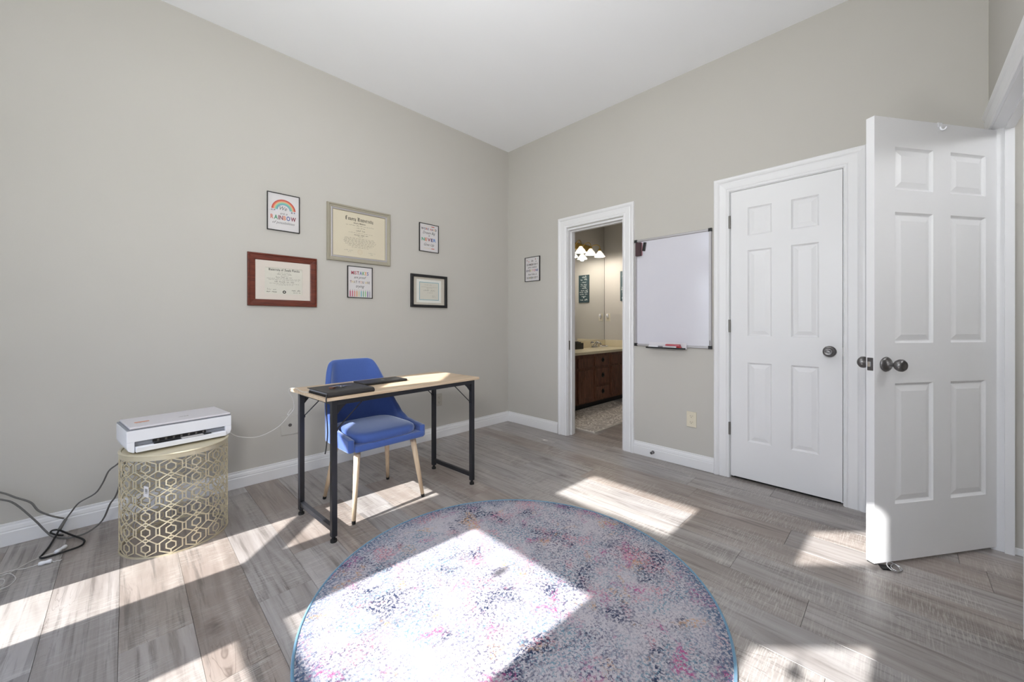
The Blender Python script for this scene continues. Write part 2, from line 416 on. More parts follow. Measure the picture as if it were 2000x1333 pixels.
BL = {
 'E': ([[(3.8,6.9),(1.8,7.6),(.9,6.4),(1.0,1.3),(2.2,.3),(4.1,1.2)],[(1,4.1),(3.4,4.6)],[(2.2,6.8),(2.2,1.4)]],5.0),
 'U': ([[(.5,7.3),(1.4,6.7),(1.1,1.3),(2.3,.3),(4.1,1.4)],[(4.0,7.3),(3.9,.8),(4.7,.2)],[(2.5,6.6),(2.4,1.6)]],5.6),
 'S': ([[(4.0,6.7),(2.3,7.6),(1.0,6.2),(3.9,3.5),(3.3,.9),(1.6,.3),(.6,1.3)],[(2.4,6.8),(2.4,4.9)],[(2.4,3.2),(2.4,1)]],5.0),
 'F': ([[(1.5,7.1),(1.5,1.2),(.6,.3)],[(.7,7.0),(2.4,7.6),(4.4,7.0)],[(1.5,4.2),(3.8,4.5)],[(2.7,6.6),(2.7,1.8)]],4.8),
 'm': ([[(.2,4.6),(.9,4.2),(.9,.9),(1.4,.3)],[(.9,4),(2.2,4.8),(2.7,4.2),(2.7,.9),(3.2,.3)],[(2.7,4),(4,4.8),(4.5,4.2),(4.5,.8),(5.1,.3)]],5.4),
 'n': ([[(.2,4.6),(.9,4.2),(.9,.9),(1.4,.3)],[(.9,4),(2.2,4.8),(2.7,4.2),(2.7,.8),(3.3,.3)]],3.6),
 'u': ([[(.2,4.6),(.9,4.2),(.9,1),(1.6,.3),(2.7,1.1)],[(2.7,4.6),(2.7,.8),(3.3,.3)]],3.6),
 'i': ([[(.2,4.6),(.9,4.2),(.9,.9),(1.5,.3)],[(.8,6.2),(1.2,6.5)]],1.9),
 'r': ([[(.2,4.6),(.9,4.2),(.9,.9),(1.4,.3)],[(.9,4),(1.9,4.8),(2.5,4.3)]],2.6),
 'e': ([[(1,2.6),(2.6,3.4),(1.7,4.8),(.8,4),(.8,1.1),(1.6,.3),(2.6,1)]],3.0),
 'o': ([[(1.7,4.8),(.8,4),(.8,1.1),(1.7,.3),(2.7,1.1),(2.7,4),(1.7,4.8)]],3.5),
 'y': ([[(.2,4.6),(.9,4.2),(.9,1),(1.6,.3),(2.7,1.1)],[(2.7,4.7),(2.7,-.5),(1.5,-1.8)]],3.6),
 'v': ([[(.2,5.2),(.9,4.4),(.9,1.1),(1.7,.3),(2.7,1.2),(2.7,4),(2,4.7)]],3.5),
 's': ([[(2.4,4.4),(1.5,4.8),(.8,3.8),(2.5,2),(2.2,.7),(1.3,.3),(.6,.8)]],3.0),
 't': ([[(1,6.2),(1,1),(1.6,.3),(2.2,.7)],[(.3,4.6),(2.1,4.7)]],2.4),
 'f': ([[(2.4,7),(1.6,7.4),(1,6.6),(1,.2)],[(.3,4.6),(2.1,4.7)]],2.4),
 'h': ([[(.4,7.4),(.9,6.9),(.9,.9),(1.4,.3)],[(.9,4),(2.2,4.8),(2.7,4.2),(2.7,.6),(2.1,-.8)]],3.6),
 'l': ([[(.4,7.4),(.9,6.9),(.9,.9),(1.5,.3)]],1.9),
 'd': ([[(1.7,4.8),(.8,4),(.8,1.1),(1.7,.3),(2.7,1.1),(2.6,5),(1,7)]],3.5),
 'a': ([[(.8,4.4),(1.8,4.8),(2.6,4),(2.6,.8),(3.2,.3)],[(2.6,3),(1,2.4),(.8,1),(1.5,.3),(2.5,1)]],3.5),
 ' ': ([],2.6)}
def blackletter(mb, s, width, u, v, depth):
    tot = sum(BL[c][1] for c in s); k = width / tot; x = u - width / 2
    n = Vector((cos(radians(40)), sin(radians(40)))) * 0.55 * k
    for c in s:
        for st in BL[c][0]:
            for a, b in zip(st, st[1:]):
                A = Vector((x + a[0]*k, v + a[1]*k)); B = Vector((x + b[0]*k, v + b[1]*k))
                if abs((B-A).normalized().cross(n.normalized())) < 0.12:
                    nn = Vector((-(B-A).y, (B-A).x)).normalized() * 0.12 * k
                else: nn = n
                q = [A - nn, B - nn, B + nn, A + nn]
                mb.face([(p.x, depth, p.y) for p in q])
        x += BL[c][1] * k
def scribble(mb, u0, u1, v, h, depth, w=0.0006, rnd=None, gaps=True, slant=0.3):
    rnd = rnd or random; x = u0; word = []
    while x < u1:
        L = rnd.uniform(2.0, 5.0) * h if gaps else (u1 - u0)
        e = min(x + L, u1); pts = []; y = 0
        while x < e:
            pts.append((x, v + rnd.uniform(0, 0.35)*h)); x += h * 0.28
            pts.append((x + slant*h*0.5, v + rnd.uniform(0.55, 1.0 if rnd.random() < 0.8 else 1.7)*h)); x += h * 0.2
        for a, b in zip(pts, pts[1:]):
            A = Vector(a); B = Vector(b); d = B - A
            nn = Vector((-d.y, d.x)).normalized() * w / 2 + Vector((w * 0.25, 0))
            mb.face([(p.x, depth, p.y) for p in (A - nn, B - nn, B + nn, A + nn)])
        x += h * 0.7
def arc_band(mb, cu, cv, r0, r1, a0, a1, depth, n=24):
    for i in range(n):
        t0 = a0 + (a1-a0)*i/n; t1 = a0 + (a1-a0)*(i+1)/n
        mb.face([(cu+r0*cos(t0), depth, cv+r0*sin(t0)), (cu+r1*cos(t0), depth, cv+r1*sin(t0)), (cu+r1*cos(t1), depth, cv+r1*sin(t1)), (cu+r0*cos(t1), depth, cv+r0*sin(t1))])
def disc(mb, cu, cv, r, depth, n=14, sy=1.0):
    mb.face([(cu+r*cos(2*pi*i/n), depth, cv+r*sy*sin(2*pi*i/n)) for i in range(n)])
def rect(mb, u0, u1, v0, v1, depth): mb.face([(u0,depth,v0),(u1,depth,v0),(u1,depth,v1),(u0,depth,v1)])
def mold(name, mat, parent, u0, u1, v0, v1, prof, closed=True, smooth=False, legs=False):
    """mitred moulding round the opening u0..u1, v0..v1 in local x/z; prof = [(outward offset, height out of wall)]; legs=True stops at v0 (door casing)"""
    mb = MB()
    if legs: cs = [(u0, v0, -1, 0), (u0, v1, -1, 1), (u1, v1, 1, 1), (u1, v0, 1, 0)]
    else: cs = [(u0, v0, -1, -1), (u0, v1, -1, 1), (u1, v1, 1, 1), (u1, v0, 1, -1)]
    rings = [[mb.bm.verts.new((cu + su*o, -h, cv + sv*o)) for o, h in prof] for cu, cv, su, sv in cs]
    n = len(prof); pairs = [(0,1),(1,2),(2,3)] + ([] if legs else [(3,0)])
    for a, b in pairs:
        for i in range(n):
            j = (i+1) % n
            mb.bm.faces.new((rings[a][i], rings[a][j], rings[b][j], rings[b][i]))
    if legs: mb.bm.faces.new(rings[0]); mb.bm.faces.new(rings[3][::-1])
    return mb.build(name, mat, parent, smooth=smooth)

# ================================================================== SETTING
H = 3.035; T = 0.115
def struct(name, mb, mat, label, cat, bevel=0):
    return tag(mb.build(name, mat, None, bevel=bevel), label, cat, kind='structure')
XW, BX = -3.875, -4.6
YC1, YC2 = -1.062, -2.50            # corners of the bay's centre plane
YE1, YE2 = YC1 + (XW - BX), YC2 - (XW - BX)
struct('wall_left', MB().box(XW - 0.1, 0.0, 0.0, 0.3, -0.02, H), M_wall, 'long beige-grey wall with the framed certificates', 'wall')
w = MB()
w.box(0, T, -0.83, 0.3, -0.02, H).box(0, T, -2.268, -1.43, -0.02, H).box(0, T, -3.51, -2.888, -0.02, H)
w.box(0, T, -1.43, -0.83, 2.025, H).box(0, T, -2.888, -2.268, 2.04, H)
struct('wall_right', w, M_wall, 'beige-grey wall with the doorway, the whiteboard and the closed white door', 'wall')
YN = -3.44; HX0, HX1 = -0.845, -0.062
w = MB().box(XW, HX0, YN - 0.07, YN, -0.02, H).box(HX1, 0, YN - 0.07, YN, -0.02, H).box(HX0, HX1, YN - 0.07, YN, 2.05, H)
struct('wall_near', w, M_wall, 'beige wall holding the open door at the right edge of the photo', 'wall')
w = MB().box(XW - 0.06, XW, YE1 - 0.02, 0, -0.02, H).box(XW - 0.06, XW, YN, YE2 + 0.02, -0.02, H)
struct('wall_window', w, M_wall, 'wall beside the window bay behind the camera', 'wall')
struct('ceiling', MB().box(BX - 0.1, 0.0, YN, 0.0, H, H + 0.05), M_ceil, 'plain white ceiling over the whole room', 'ceiling')
# hallway beyond the open door
struct('wall_hall', MB().box(-0.055, 0.06, -5.2, -3.51, -0.02, 2.6).box(-2.2, -2.1, -5.2, -3.51, -0.02, 2.6).box(-2.2, 0, -5.3, -5.2, -0.02, 2.6), M_wall,
       'beige hallway wall seen beyond the hinge side of the open door', 'wall')
struct('ceiling_hall', MB().box(-2.2, 0.06, -5.3, -3.51, 2.6, 2.65), M_ceil, 'white hallway ceiling beyond the open door', 'ceiling')
# bathroom shell
struct('wall_bath_mirror', MB().box(T, 2.33, 0.19, 0.3, -0.02, H), M_wall, 'bathroom wall behind the mirror and vanity', 'wall')
struct('wall_bath_side', MB().box(2.33, 2.43, -1.9, 0.3, -0.02, H), M_wall, 'far bathroom side wall with the dark teal sign', 'wall')
struct('wall_bath_near', MB().box(T, 2.33, -2.0, -1.9, -0.02, H), M_wall, 'bathroom wall opposite the mirror', 'wall')
struct('ceiling_bath', MB().box(T, 2.33, -1.9, 0.19, H, H + 0.05), M_ceil, 'white bathroom ceiling seen through the doorway', 'ceiling')

# bay with three windows behind the camera: real openings that let the sun in
Z0, ZR0, ZR1, ZS, ZT0, ZT1 = 0.488, 1.254, 1.340, 1.979, 2.405, 2.707
def bay(name, n, p0, p1, s0, s1, wl, gl):
    """plane from p0 to p1 (plan), glass between distances s0..s1"""
    L = hypot(p1[0]-p0[0], p1[1]-p0[1]); rz = atan2(p1[1]-p0[1], p1[0]-p0[0])
    t = 0.015
    mb = MB().box(0, s0 - 0.04, -t, t, -0.02, H).box(s1 + 0.04, L, -t, t, -0.02, H)
    mb.box(s0 - 0.04, s1 + 0.04, -t, t, -0.02, Z0 - 0.04).box(s0 - 0.04, s1 + 0.04, -t, t, ZT1 + 0.04, H)
    o = struct(name, mb, M_wall, wl, 'wall'); o.location = (p0[0], p0[1], 0); o.rotation_euler = (0, 0, rz)
    th = thing('window_%d' % n, gl, 'window', (p0[0], p0[1], 0), rz, None, 'structure')
    f = MB()
    a, b = s0 - 0.04, s1 + 0.04
    f.box(a, s0, -t, t, Z0 - 0.04, ZT1 + 0.04).box(s1, b, -t, t, Z0 - 0.04, ZT1 + 0.04)
    f.box(s0, s1, -t, t, Z0 - 0.04, Z0).box(s0, s1, -t, t, ZT1, ZT1 + 0.04).box(s0, s1, -t, t, ZS, ZT0)
    f.build('window_frame', M_trim, th)
    MB().box(s0, s1, -t, t, ZR0, ZR1).build('meeting_rail', M_trim, th)
    for z0, z1 in ((Z0, ZR0), (ZR1, ZS), (ZT0, ZT1)):
        MB().box(s0, s1, -0.002, 0.002, z0, z1).build('pane', M_glass, th)
    sh = thing('window_shade', 'rolled-up white shade at the head of %s' % ('the middle window', 'the window nearer the certificate wall', 'the window nearer the hallway door')[n-1], 'window shade',
               (p0[0], p0[1], 0), rz, 'raised window shades')
    m = (s0 + s1) / 2; q = 0.04
    MB().cyl((s0, -q - t - 0.01, 2.19), (s1, -q - t - 0.01, 2.19), q, n=20).build('shade_roll', M_trim, sh, smooth=True)
    MB().bar((m, -t - 0.012, 2.16), (m, -t - 0.012, 1.87), 0.003, 0.002).build('pull_cord', M_cordw, sh)
    MB().lathe((m, -t - 0.012, 1.875), (0, 0, -1), [(0.0, 0), (0.012, 0.002), (0.02, 0.02), (0.022, 0.04), (0.0, 0.045)], 12).build('pull_tassel', M_cordw, sh, smooth=True)
# plane runs so that local -y faces the room
bay('wall_bay_middle', 1, (BX, YC2), (BX, YC1), -2.165 - YC2, -1.445 - YC2, 'middle wall of the window bay behind the camera', 'middle sash window of the bay with a transom')
r2 = math.sqrt(2)
bay('wall_bay_left', 2, (BX, YC1), (XW, YE1), (-0.945 - YC1) * r2 - 0.01, (-0.622 - YC1) * r2 + 0.01, 'angled bay wall beside the certificate wall', 'angled bay window beside the certificate wall')
bay('wall_bay_right', 3, (XW, YE2), (BX, YC2), (-2.975 - YE2) * r2 - 0.01, (-2.675 - YE2) * r2 + 0.01, 'angled bay wall nearer the hallway door', 'angled bay window nearer the hallway door')
struct('ground', MB().box(-80, BX - 0.1, -60, 60, -0.5, -0.45), M_lawn, 'sunlit lawn outside the windows', 'lawn')

# glowing globes added as unseen fill light, in the room and in the hallway
def fill_globe(label, x, y, zc, power, rad, col):
    t = thing('fill_globe', label, 'ceiling light', (x, y, zc - 0.001))
    MB().lathe((0, 0, 0), (0, 0, -1), [(0, 0), (rad*0.55, 0), (rad*0.55, 0.03), (0.02, 0.035), (0.02, 0.10), (0, 0.10)], 28).build('canopy', M_trim, t, smooth=False)
    m = NT('fill_globe_glow'); m.col((0.9, 0.9, 0.88, 1)); n = m.noise(m.co(), 8, 1)
    m.l(m.mix(n, tuple(c*0.97 for c in col) + (1,), col + (1,)), m.b.inputs['Emission Color']); m.b.inputs['Emission Strength'].default_value = power
    g = MB().lathe((0, 0, -0.10), (0, 0, -1), [(0, 0), (rad*0.5, 0.0), (rad*0.9, 0.03), (rad, 0.09), (rad*0.85, 0.17), (rad*0.5, 0.22), (0, 0.235)], 32).build('globe', m.m, t, smooth=True)
fill_globe('round glowing globe added as unseen fill light under the room ceiling', -2.2, -2.0, H, 11.0, 0.20, (0.96, 0.98, 1.0))
fill_globe('round glowing globe added as unseen fill light in the hallway', -1.0, -4.45, 2.6, 38.0, 0.13, (0.96, 0.98, 1.0))

# ------------------------------------------------------------------ floor: every plank a piece
floor = tag(MB().box(BX - 0.1, 2.43, -5.3, 0.3, -0.08, -0.006).build('floor', M_asph), 'grey-brown wood-look plank floor running through to the bathroom', 'floor', kind='structure')
PW, PL = 0.194, 1.22
pm = {}
def plank(x, y0, y1):
    L = round(y1 - y0, 3)
    if L < 0.03: return
    if L not in pm:
        mb = MB(); hw = PW/2 - 0.0004; hl = L/2 - 0.0005; e = 0.0005
        pts = []
        for z, k in ((-0.006, 0), (-0.0007, 0), (0.0, e)):
            pts.append([mb.bm.verts.new((sx*(hw-k), sy*(hl-k), z)) for sx, sy in ((-1,-1),(1,-1),(1,1),(-1,1))])
        for A, B in zip(pts, pts[1:]):
            for i in range(4): mb.bm.faces.new((A[i], A[(i+1)%4], B[(i+1)%4], B[i]))
        mb.bm.faces.new(pts[-1])
        o = mb.build('plank', M_floor, floor); pm[L] = o.data
    else:
        o = bpy.data.objects.new('plank', pm[L]); COL.objects.link(o); o.parent = floor
    o.location = (x, (y0+y1)/2, 0)
seams = {-0.65: -1.498, -0.844: -1.061, -1.038: -2.583, -1.232: -2.869}
rp = random.Random(5); k = 0
x = -1.135 - PW * 18 + PW / 2
while x < 2.33:
    off = None
    for sx, sy in seams.items():
        if abs(sx - x) < 0.05: off = sy
    if off is None: off = rp.uniform(0, PL)
    if x < -3.875: y0, y1 = YE2 + (0.0 if x < -9 else 0.1) + max(0, (XW - x)) , YE1 - 0.1 - max(0, (XW - x))
    elif x < 0: y0, y1 = (-3.44 if x < -1.3 else -5.2), 0.0
    else: y0, y1 = -1.9, 0.19
    y = off + math.floor((y0 - off) / PL) * PL
    while y < y1:
        plank(x, max(y, y0), min(y + PL, y1)); y += PL
    x += PW

# ------------------------------------------------------------------ baseboards
BP = [(0, 0.001), (0.014, 0.001), (0.014, 0.066), (0.011, 0.071), (0.012, 0.077), (0.009, 0.092), (0.005, 0.098), (0.005, 0.108), (0, 0.110)]
def base(name, a, b, rz, loc, label):
    mb = MB(); A = [mb.bm.verts.new((a, -t, z)) for t, z in BP]; B = [mb.bm.verts.new((b, -t, z)) for t, z in BP]; n = len(BP)
    for i in range(n): mb.bm.faces.new((A[i], A[(i+1)%n], B[(i+1)%n], B[i]))
    mb.bm.faces.new(A[::-1]); mb.bm.faces.new(B)
    o = mb.build(name, M_trim); o.location = loc; o.rotation_euler = (0, 0, rz)
    return tag(o, label, 'baseboard', kind='structure')
base('baseboard_left', XW, -0.0, 0, (0, 0, 0), 'long white baseboard under the certificate wall')
base('baseboard_right_corner', 0.014, 0.714, -pi/2, (0, 0, 0), 'short white baseboard between the room corner and the bathroom doorway')
base('baseboard_right', 1.534, 2.164, -pi/2, (0, 0, 0), 'white baseboard below the whiteboard with a doorstop screwed in')
base('baseboard_right_end', 2.988, 3.44, -pi/2, (0, 0, 0), 'white baseboard behind the open door')
o = MB().box(-0.067, -0.055, -5.2, -3.512, 0, 0.03).build('baseboard_hall', M_trim)
tag(o, 'low white strip at the foot of the hallway wall', 'baseboard', kind='structure')
for y, lab in ((-1.705, 'small metal doorstop screwed into the baseboard under the whiteboard'), (-3.03, 'small metal doorstop in the baseboard behind the open door')):
    o = MB().lathe((-0.0145, y, 0.048), (-1, 0, 0), [(0, 0), (0.013, 0), (0.013, 0.003), (0.006, 0.005), (0.006, 0.02), (0.011, 0.022), (0.011, 0.032), (0, 0.034)], 14).build('door_stop', M_nickel, smooth=False)
    tag(o, lab, 'doorstop')

# ------------------------------------------------------------------ casings and jambs
CP = [(0.0, 0.0), (0.0, 0.009), (0.006, 0.012), (0.012, 0.012), (0.017, 0.009), (0.022, 0.012), (0.060, 0.015), (0.068, 0.012), (0.074, 0.017), (0.084, 0.021), (0.094, 0.021), (0.100, 0.017), (0.100, 0.0)]
t1 = on_wall('trim_1', 'white moulded casing round the open bathroom doorway', 'door frame', 'B', 0, 0, kind='structure', out=0)
mold('casing', M_trim, t1, 0.825, 1.434, 0.0, 2.035, CP, legs=True)
j = MB().box(0.815, 0.838, 0.0, T, 0, 2.028).box(1.422, 1.445, 0.0, T, 0, 2.028).box(0.838, 1.422, 0, T, 2.008, 2.03)
j.box(0.838, 0.848, 0.045, 0.08, 0, 2.008).box(1.412, 1.422, 0.045, 0.08, 0, 2.008).box(0.848, 1.412, 0.045, 0.08, 1.998, 2.008)
j.build('jamb', M_trim, t1, bevel=0.001)
MB().box(0.8385, 0.8400, 0.012, 0.03, 0.84, 0.93).build('strike_plate', M_hinge, t1)
t2 = on_wall('trim_2', 'white moulded casing round the closed door', 'door frame', 'B', 0, 0, kind='structure', out=0)
mold('casing', M_trim, t2, 2.266, 2.890, 0.0, 2.040, CP, legs=True)
j = MB().box(2.258, 2.2705, 0.0, T, 0, 2.05).box(2.8855, 2.898, 0.0, T, 0, 2.05).box(2.2705, 2.8855, 0, T, 2.0355, 2.05)
j.box(2.2705, 2.284, 0.04, 0.075, 0, 2.0355).box(2.872, 2.8855, 0.04, 0.075, 0, 2.0355).box(2.284, 2.872, 0.04, 0.075, 2.022, 2.0355)
j.build('jamb', M_trim, t2)
MB().box(2.255, 2.90, 0.112, 0.118, 0, 2.05).build('dark_back', M_black, t2)
t3 = thing('trim_3', 'white door frame of the hallway opening at the right edge', 'door frame', (0, YN, 0), pi, kind='structure')
mold('casing', M_trim, t3, 0.067, 0.840, 0.0, 2.045, CP, legs=True)
j = MB().box(0.060, 0.075, -0.0, 0.07, 0, 2.055).box(0.832, 0.845, 0.0, 0.07, 0, 2.055).box(0.075, 0.832, 0, 0.07, 2.040, 2.055)
j.box(0.075, 0.086, 0.040, 0.07, 0, 2.04).box(0.086, 0.832, 0.040, 0.07, 2.028, 2.04)
j.build('jamb', M_trim, t3)

# ------------------------------------------------------------------ six-panel doors
def door_leaf(W, Hd, Dt, cols, parent, rows=((1.71, 1.905), (1.01, 1.608), (0.277, 0.827))):
    """leaf from x=0..W, z=0.018..Hd; face at y=0, back at y=Dt; both faces panelled"""
    mb = MB(); bm = mb.bm
    xs = sorted({0, W, *[c for p in cols for c in p]}); zs = sorted({0.018, Hd, *[r for p in rows for r in p]})
    cellset = {(round(a, 4), round(b, 4)) for a in [c[0] for c in cols] for b in [r[0] for r in rows]}
    prof = [(0.0, 0.0), (0.004, -0.005), (0.010, -0.010), (0.014, -0.010), (0.038, -0.003), (0.042, -0.003)]
    for face, sgn in ((0.0, 1), (Dt, -1)):
        for i in range(len(xs)-1):
            for k in range(len(zs)-1):
                x0, x1, z0, z1 = xs[i], xs[i+1], zs[k], zs[k+1]
                if (round(x0, 4), round(z0, 4)) in cellset:
                    rings = []
                    for ins, dep in prof:
                        rings.append([bm.verts.new((x, face - dep*sgn, z)) for x, z in ((x0+ins, z0+ins), (x1-ins, z0+ins), (x1-ins, z1-ins), (x0+ins, z1-ins))])
                    for A, B in zip(rings, rings[1:]):
                        for q in range(4): bm.faces.new((A[q], A[(q+1)%4], B[(q+1)%4], B[q]))
                    bm.faces.new(rings[-1])
                else: mb.face([(x0, face, z0), (x1, face, z0), (x1, face, z1), (x0, face, z1)])
    z0 = 0.018
    mb.face([(0,0,z0),(0,Dt,z0),(0,Dt,Hd),(0,0,Hd)]); mb.face([(W,0,z0),(W,Dt,z0),(W,Dt,Hd),(W,0,Hd)])
    mb.face([(0,0,z0),(W,0,z0),(W,Dt,z0),(0,Dt,z0)]); mb.face([(0,0,Hd),(W,0,Hd),(W,Dt,Hd),(0,Dt,Hd)])
    bmesh.ops.remove_doubles(bm, verts=bm.verts, dist=0.0002)
    return mb.build('leaf', M_door, parent)
KNOB = [(0, 0), (0.032, 0), (0.034, 0.003), (0.030, 0.008), (0.024, 0.010), (0.012, 0.013), (0.009, 0.018), (0.009, 0.034), (0.013, 0.040), (0.022, 0.045), (0.027, 0.055), (0.027, 0.064), (0.021, 0.072), (0.016, 0.074), (0.014, 0.072), (0.006, 0.074), (0, 0.074)]
d1 = on_wall('door_1', 'closed white six-panel door with a round dark knob', 'door', 'B', -2.2735, 0, kind='structure', out=0.0)
door_leaf(0.609, 2.033, 0.035, [(0.106, 0.247), (0.354, 0.497)], d1)
k_ = MB().lathe((0.548, -0.0005, 0.927), (0, -1, 0), KNOB, 28).build('door_knob', M_nickel, d1, smooth=True)
for z in (1.822, 1.082, 0.352):
    hg = MB().cyl((-0.004, -0.008, z - 0.045), (-0.004, -0.008, z + 0.045), 0.006, n=12)
    hg.box(-0.012, -0.003, -0.013, -0.0085, z - 0.044, z + 0.044); hg.build('hinge', M_hinge, d1, smooth=False)
MB().box(0.6095, 0.6115, -0.001, 0.012, 0.90, 0.955).build('latch', M_hinge, d1)
# open door
A = Vector((-0.677, -3.044)); Bv = Vector((-0.050, -3.474)); ang = atan2(Bv.y - A.y, Bv.x - A.x)
d2 = thing('door_2', 'white six-panel door standing open into the room at the right edge', 'door', (A.x, A.y, 0), ang, kind='structure')
# local x along the leaf from the free edge to the hinge; the camera sees the local -y face
W2 = (Bv - A).length
door_leaf(W2, 2.035, 0.034, [(0.116, 0.338), (0.442, 0.660)], d2)
kn = MB().lathe((0.062, -0.0005, 0.915), (0, -1, 0), KNOB, 28); kn.build('door_knob', M_nickel, d2, smooth=True)
kn = MB().lathe((0.062, 0.0345, 0.915), (0, 1, 0), KNOB, 28); kn.build('door_knob', M_nickel, d2, smooth=True)
MB().box(-0.0012, 0.0, 0.005, 0.029, 0.886, 0.944).build('latch_plate', M_nickel, d2)
MB().box(-0.009, -0.0005, 0.011, 0.023, 0.903, 0.927).build('latch_bolt', M_chrome, d2, bevel=0.002)
for z in (1.822, 1.082, 0.352):
    MB().cyl((W2 + 0.005, 0.040, z - 0.045), (W2 + 0.005, 0.040, z + 0.045), 0.006, n=12).build('hinge', M_hinge, d2)
# over-door hook
hk = thing('over_door_hook', 'small white hook clipped over the top of the open door', 'hook', (A.x + cos(ang)*0.376, A.y + sin(ang)*0.376, 2.036), ang)
MB().box(-0.012, 0.012, -0.003, 0.036, 0.0, 0.0015).box(-0.012, 0.012, -0.003, -0.0008, -0.020, 0.0015).box(-0.012, 0.012, 0.0348, 0.037, -0.020, 0.0015).build('clip', M_plast, hk)
MB().tube([(0, -0.003, -0.018), (0, -0.006, -0.032), (0.004, -0.016, -0.036), (0.007, -0.022, -0.026)], 0.0035, n=8).build('hook_arm', M_plast, hk, smooth=True)
# metal door wedge ring
ws = thing('door_wedge', 'small metal ring doorstop wedged under the open door', 'doorstop', (-0.636, -3.105, 0.0), radians(-20))
def ringpts(cx, cy, rx, ry, z, tilt, n=14): return [(cx + rx*cos(2*pi*i/n), cy + ry*sin(2*pi*i/n), z + tilt*sin(2*pi*i/n)) for i in range(n)]
MB().tube(ringpts(0, 0, 0.030, 0.020, 0.012, 0.009), 0.0025, n=8, closed=True).build('ring', M_chrome, ws, smooth=True)
MB().tube(ringpts(0.010, -0.006, 0.026, 0.016, 0.009, 0.004), 0.0025, n=8, closed=True).build('ring', M_chrome, ws, smooth=True)
MB().hull([(-0.045, 0.02, 0.001), (-0.02, 0.0, 0.001), (0.02, 0.012, 0.001), (-0.02, 0.045, 0.001), (-0.045, 0.02, 0.006), (-0.02, 0, 0.010), (0.02, 0.012, 0.010), (-0.02, 0.045, 0.006)]).build('wedge', M_rubber, ws)

# ================================================================== DESK
desk = thing('desk', 'narrow oak-topped desk with a black metal frame in front of the blue chair', 'desk', (-1.862, -0.872, 0), radians(3.3))
tp = MB().box(-0.52, 0.52, -0.232, 0.232, 0.713, 0.730).build('tabletop', M_desk, desk, bevel=0.0015)
lx, ly, sq = 0.468, 0.212, 0.0135
for sx in (-1, 1):
    for sy in (-1, 1):
        lg = MB().box(sx*lx - sq, sx*lx + sq, sy*ly - sq, sy*ly + sq, 0.028, 0.713).build('leg', M_blackm, desk, bevel=0.002)
        ft = MB().cyl((sx*lx, sy*ly, 0.0), (sx*lx, sy*ly, 0.012), 0.016, n=14).cyl((sx*lx, sy*ly, 0.012), (sx*lx, sy*ly, 0.028), 0.009, n=10).build('foot', M_rubber, lg)
    MB().box(sx*lx - sq*0.8, sx*lx + sq*0.8, -ly + sq, ly - sq, 0.052, 0.078).build('foot_bar', M_blackm, desk, bevel=0.002)
    MB().box(sx*lx - sq*0.8, sx*lx + sq*0.8, -ly + sq, ly - sq, 0.690, 0.713).build('side_rail', M_blackm, desk, bevel=0.001)
    for sy in (-1, 1):
        a = (sx*(lx - sq), sy*ly, 0.562); b = (sx*(lx - 0.155), sy*ly, 0.692)
        br = MB().cyl(a, b, 0.0032, n=8); br.cyl((a[0] + sx*0.004, a[1], a[2]), (a[0] - sx*0.006, a[1], a[2]), 0.008, n=10); br.cyl((b[0], b[1] - 0.006, b[2]), (b[0], b[1] + 0.006, b[2]), 0.007, n=10)
        br.build('brace', M_blackm, desk)
        x0 = sx*(lx - sq)
        MB().poly([(x0, 0.690), (x0 - sx*0.055, 0.690), (x0 - sx*0.03, 0.668), (x0, 0.632)], sy*ly - 0.002, sy*ly + 0.002, 'y').build('gusset', M_blackm, desk)
for sy in (-1, 1): MB().box(-lx + sq, lx - sq, sy*ly - sq, sy*ly + sq, 0.688, 0.713).build('rail', M_blackm, desk, bevel=0.001)

# ================================================================== CHAIR
chair = thing('upholstered_chair', 'blue fabric shell chair with tapered light wood legs behind the desk', 'chair', (-1.958, -0.785, 0), radians(2.0))
def upath(n=46):
    pts = []; hw, yf, yb, r = 0.236, -0.232, 0.195, 0.135
    seg = [('l', (0, yb), (hw - r, yb)), ('a', (hw - r, yb - r)), ('l', (hw, yb - r), (hw, yf))]
    L1, L2, L3 = hw - r, r*pi/2, yb - r - yf; Lt = L1 + L2 + L3
    for i in range(n + 1):
        s = Lt * i / n
        if s <= L1: p = (s, yb)
        elif s <= L1 + L2: a = (s - L1) / r; p = (hw - r + r*sin(a), yb - r + r*cos(a))
        else: p = (hw, yb - r - (s - L1 - L2))
        pts.append((s, p))
    return pts, Lt
UP, ULt = upath()
def lerp(t, tab):
    for (a, va), (b, vb) in zip(tab, tab[1:]):
        if t <= b:
            u = (t - a) / (b - a); u = u*u*(3-2*u) * 0.5 + u * 0.5; return va + (vb - va) * u
    return tab[-1][1]
ZT = [(0, 0.862), (0.145, 0.861), (0.178, 0.852), (0.200, 0.822), (0.228, 0.735), (0.262, 0.635), (0.30, 0.560), (0.35, 0.506), (0.42, 0.478), (0.52, 0.468), (0.60, 0.462)]
mb = MB(); cols = []; NR = 12
for side in (-1, 1):
    for s, (px, py_) in (reversed(UP) if side == -1 else UP[1:]):
        zt = lerp(s, ZT); col = []
        for r in range(NR + 1):
            z = 0.392 + (zt - 0.392) * r / NR
            k = max(0, z - 0.45) / 0.41
            bow = 0.02 * (px / 0.236) ** 2 * k
            col.append(mb.bm.verts.new((side * px * 0.965 * (1 - 0.15 * k ** 1.3) - 0.012, py_ + 0.105 * k ** 1.1 - bow, z)))
        cols.append(col)
for a, b in zip(cols, cols[1:]):
    for r in range(NR): mb.bm.faces.new((a[r], b[r], b[r+1], a[r+1]))
sh = mb.build('shell', M_blue, chair, smooth=True, solid=0.034, sub=1)
sh.modifiers['solid'].offset = 0
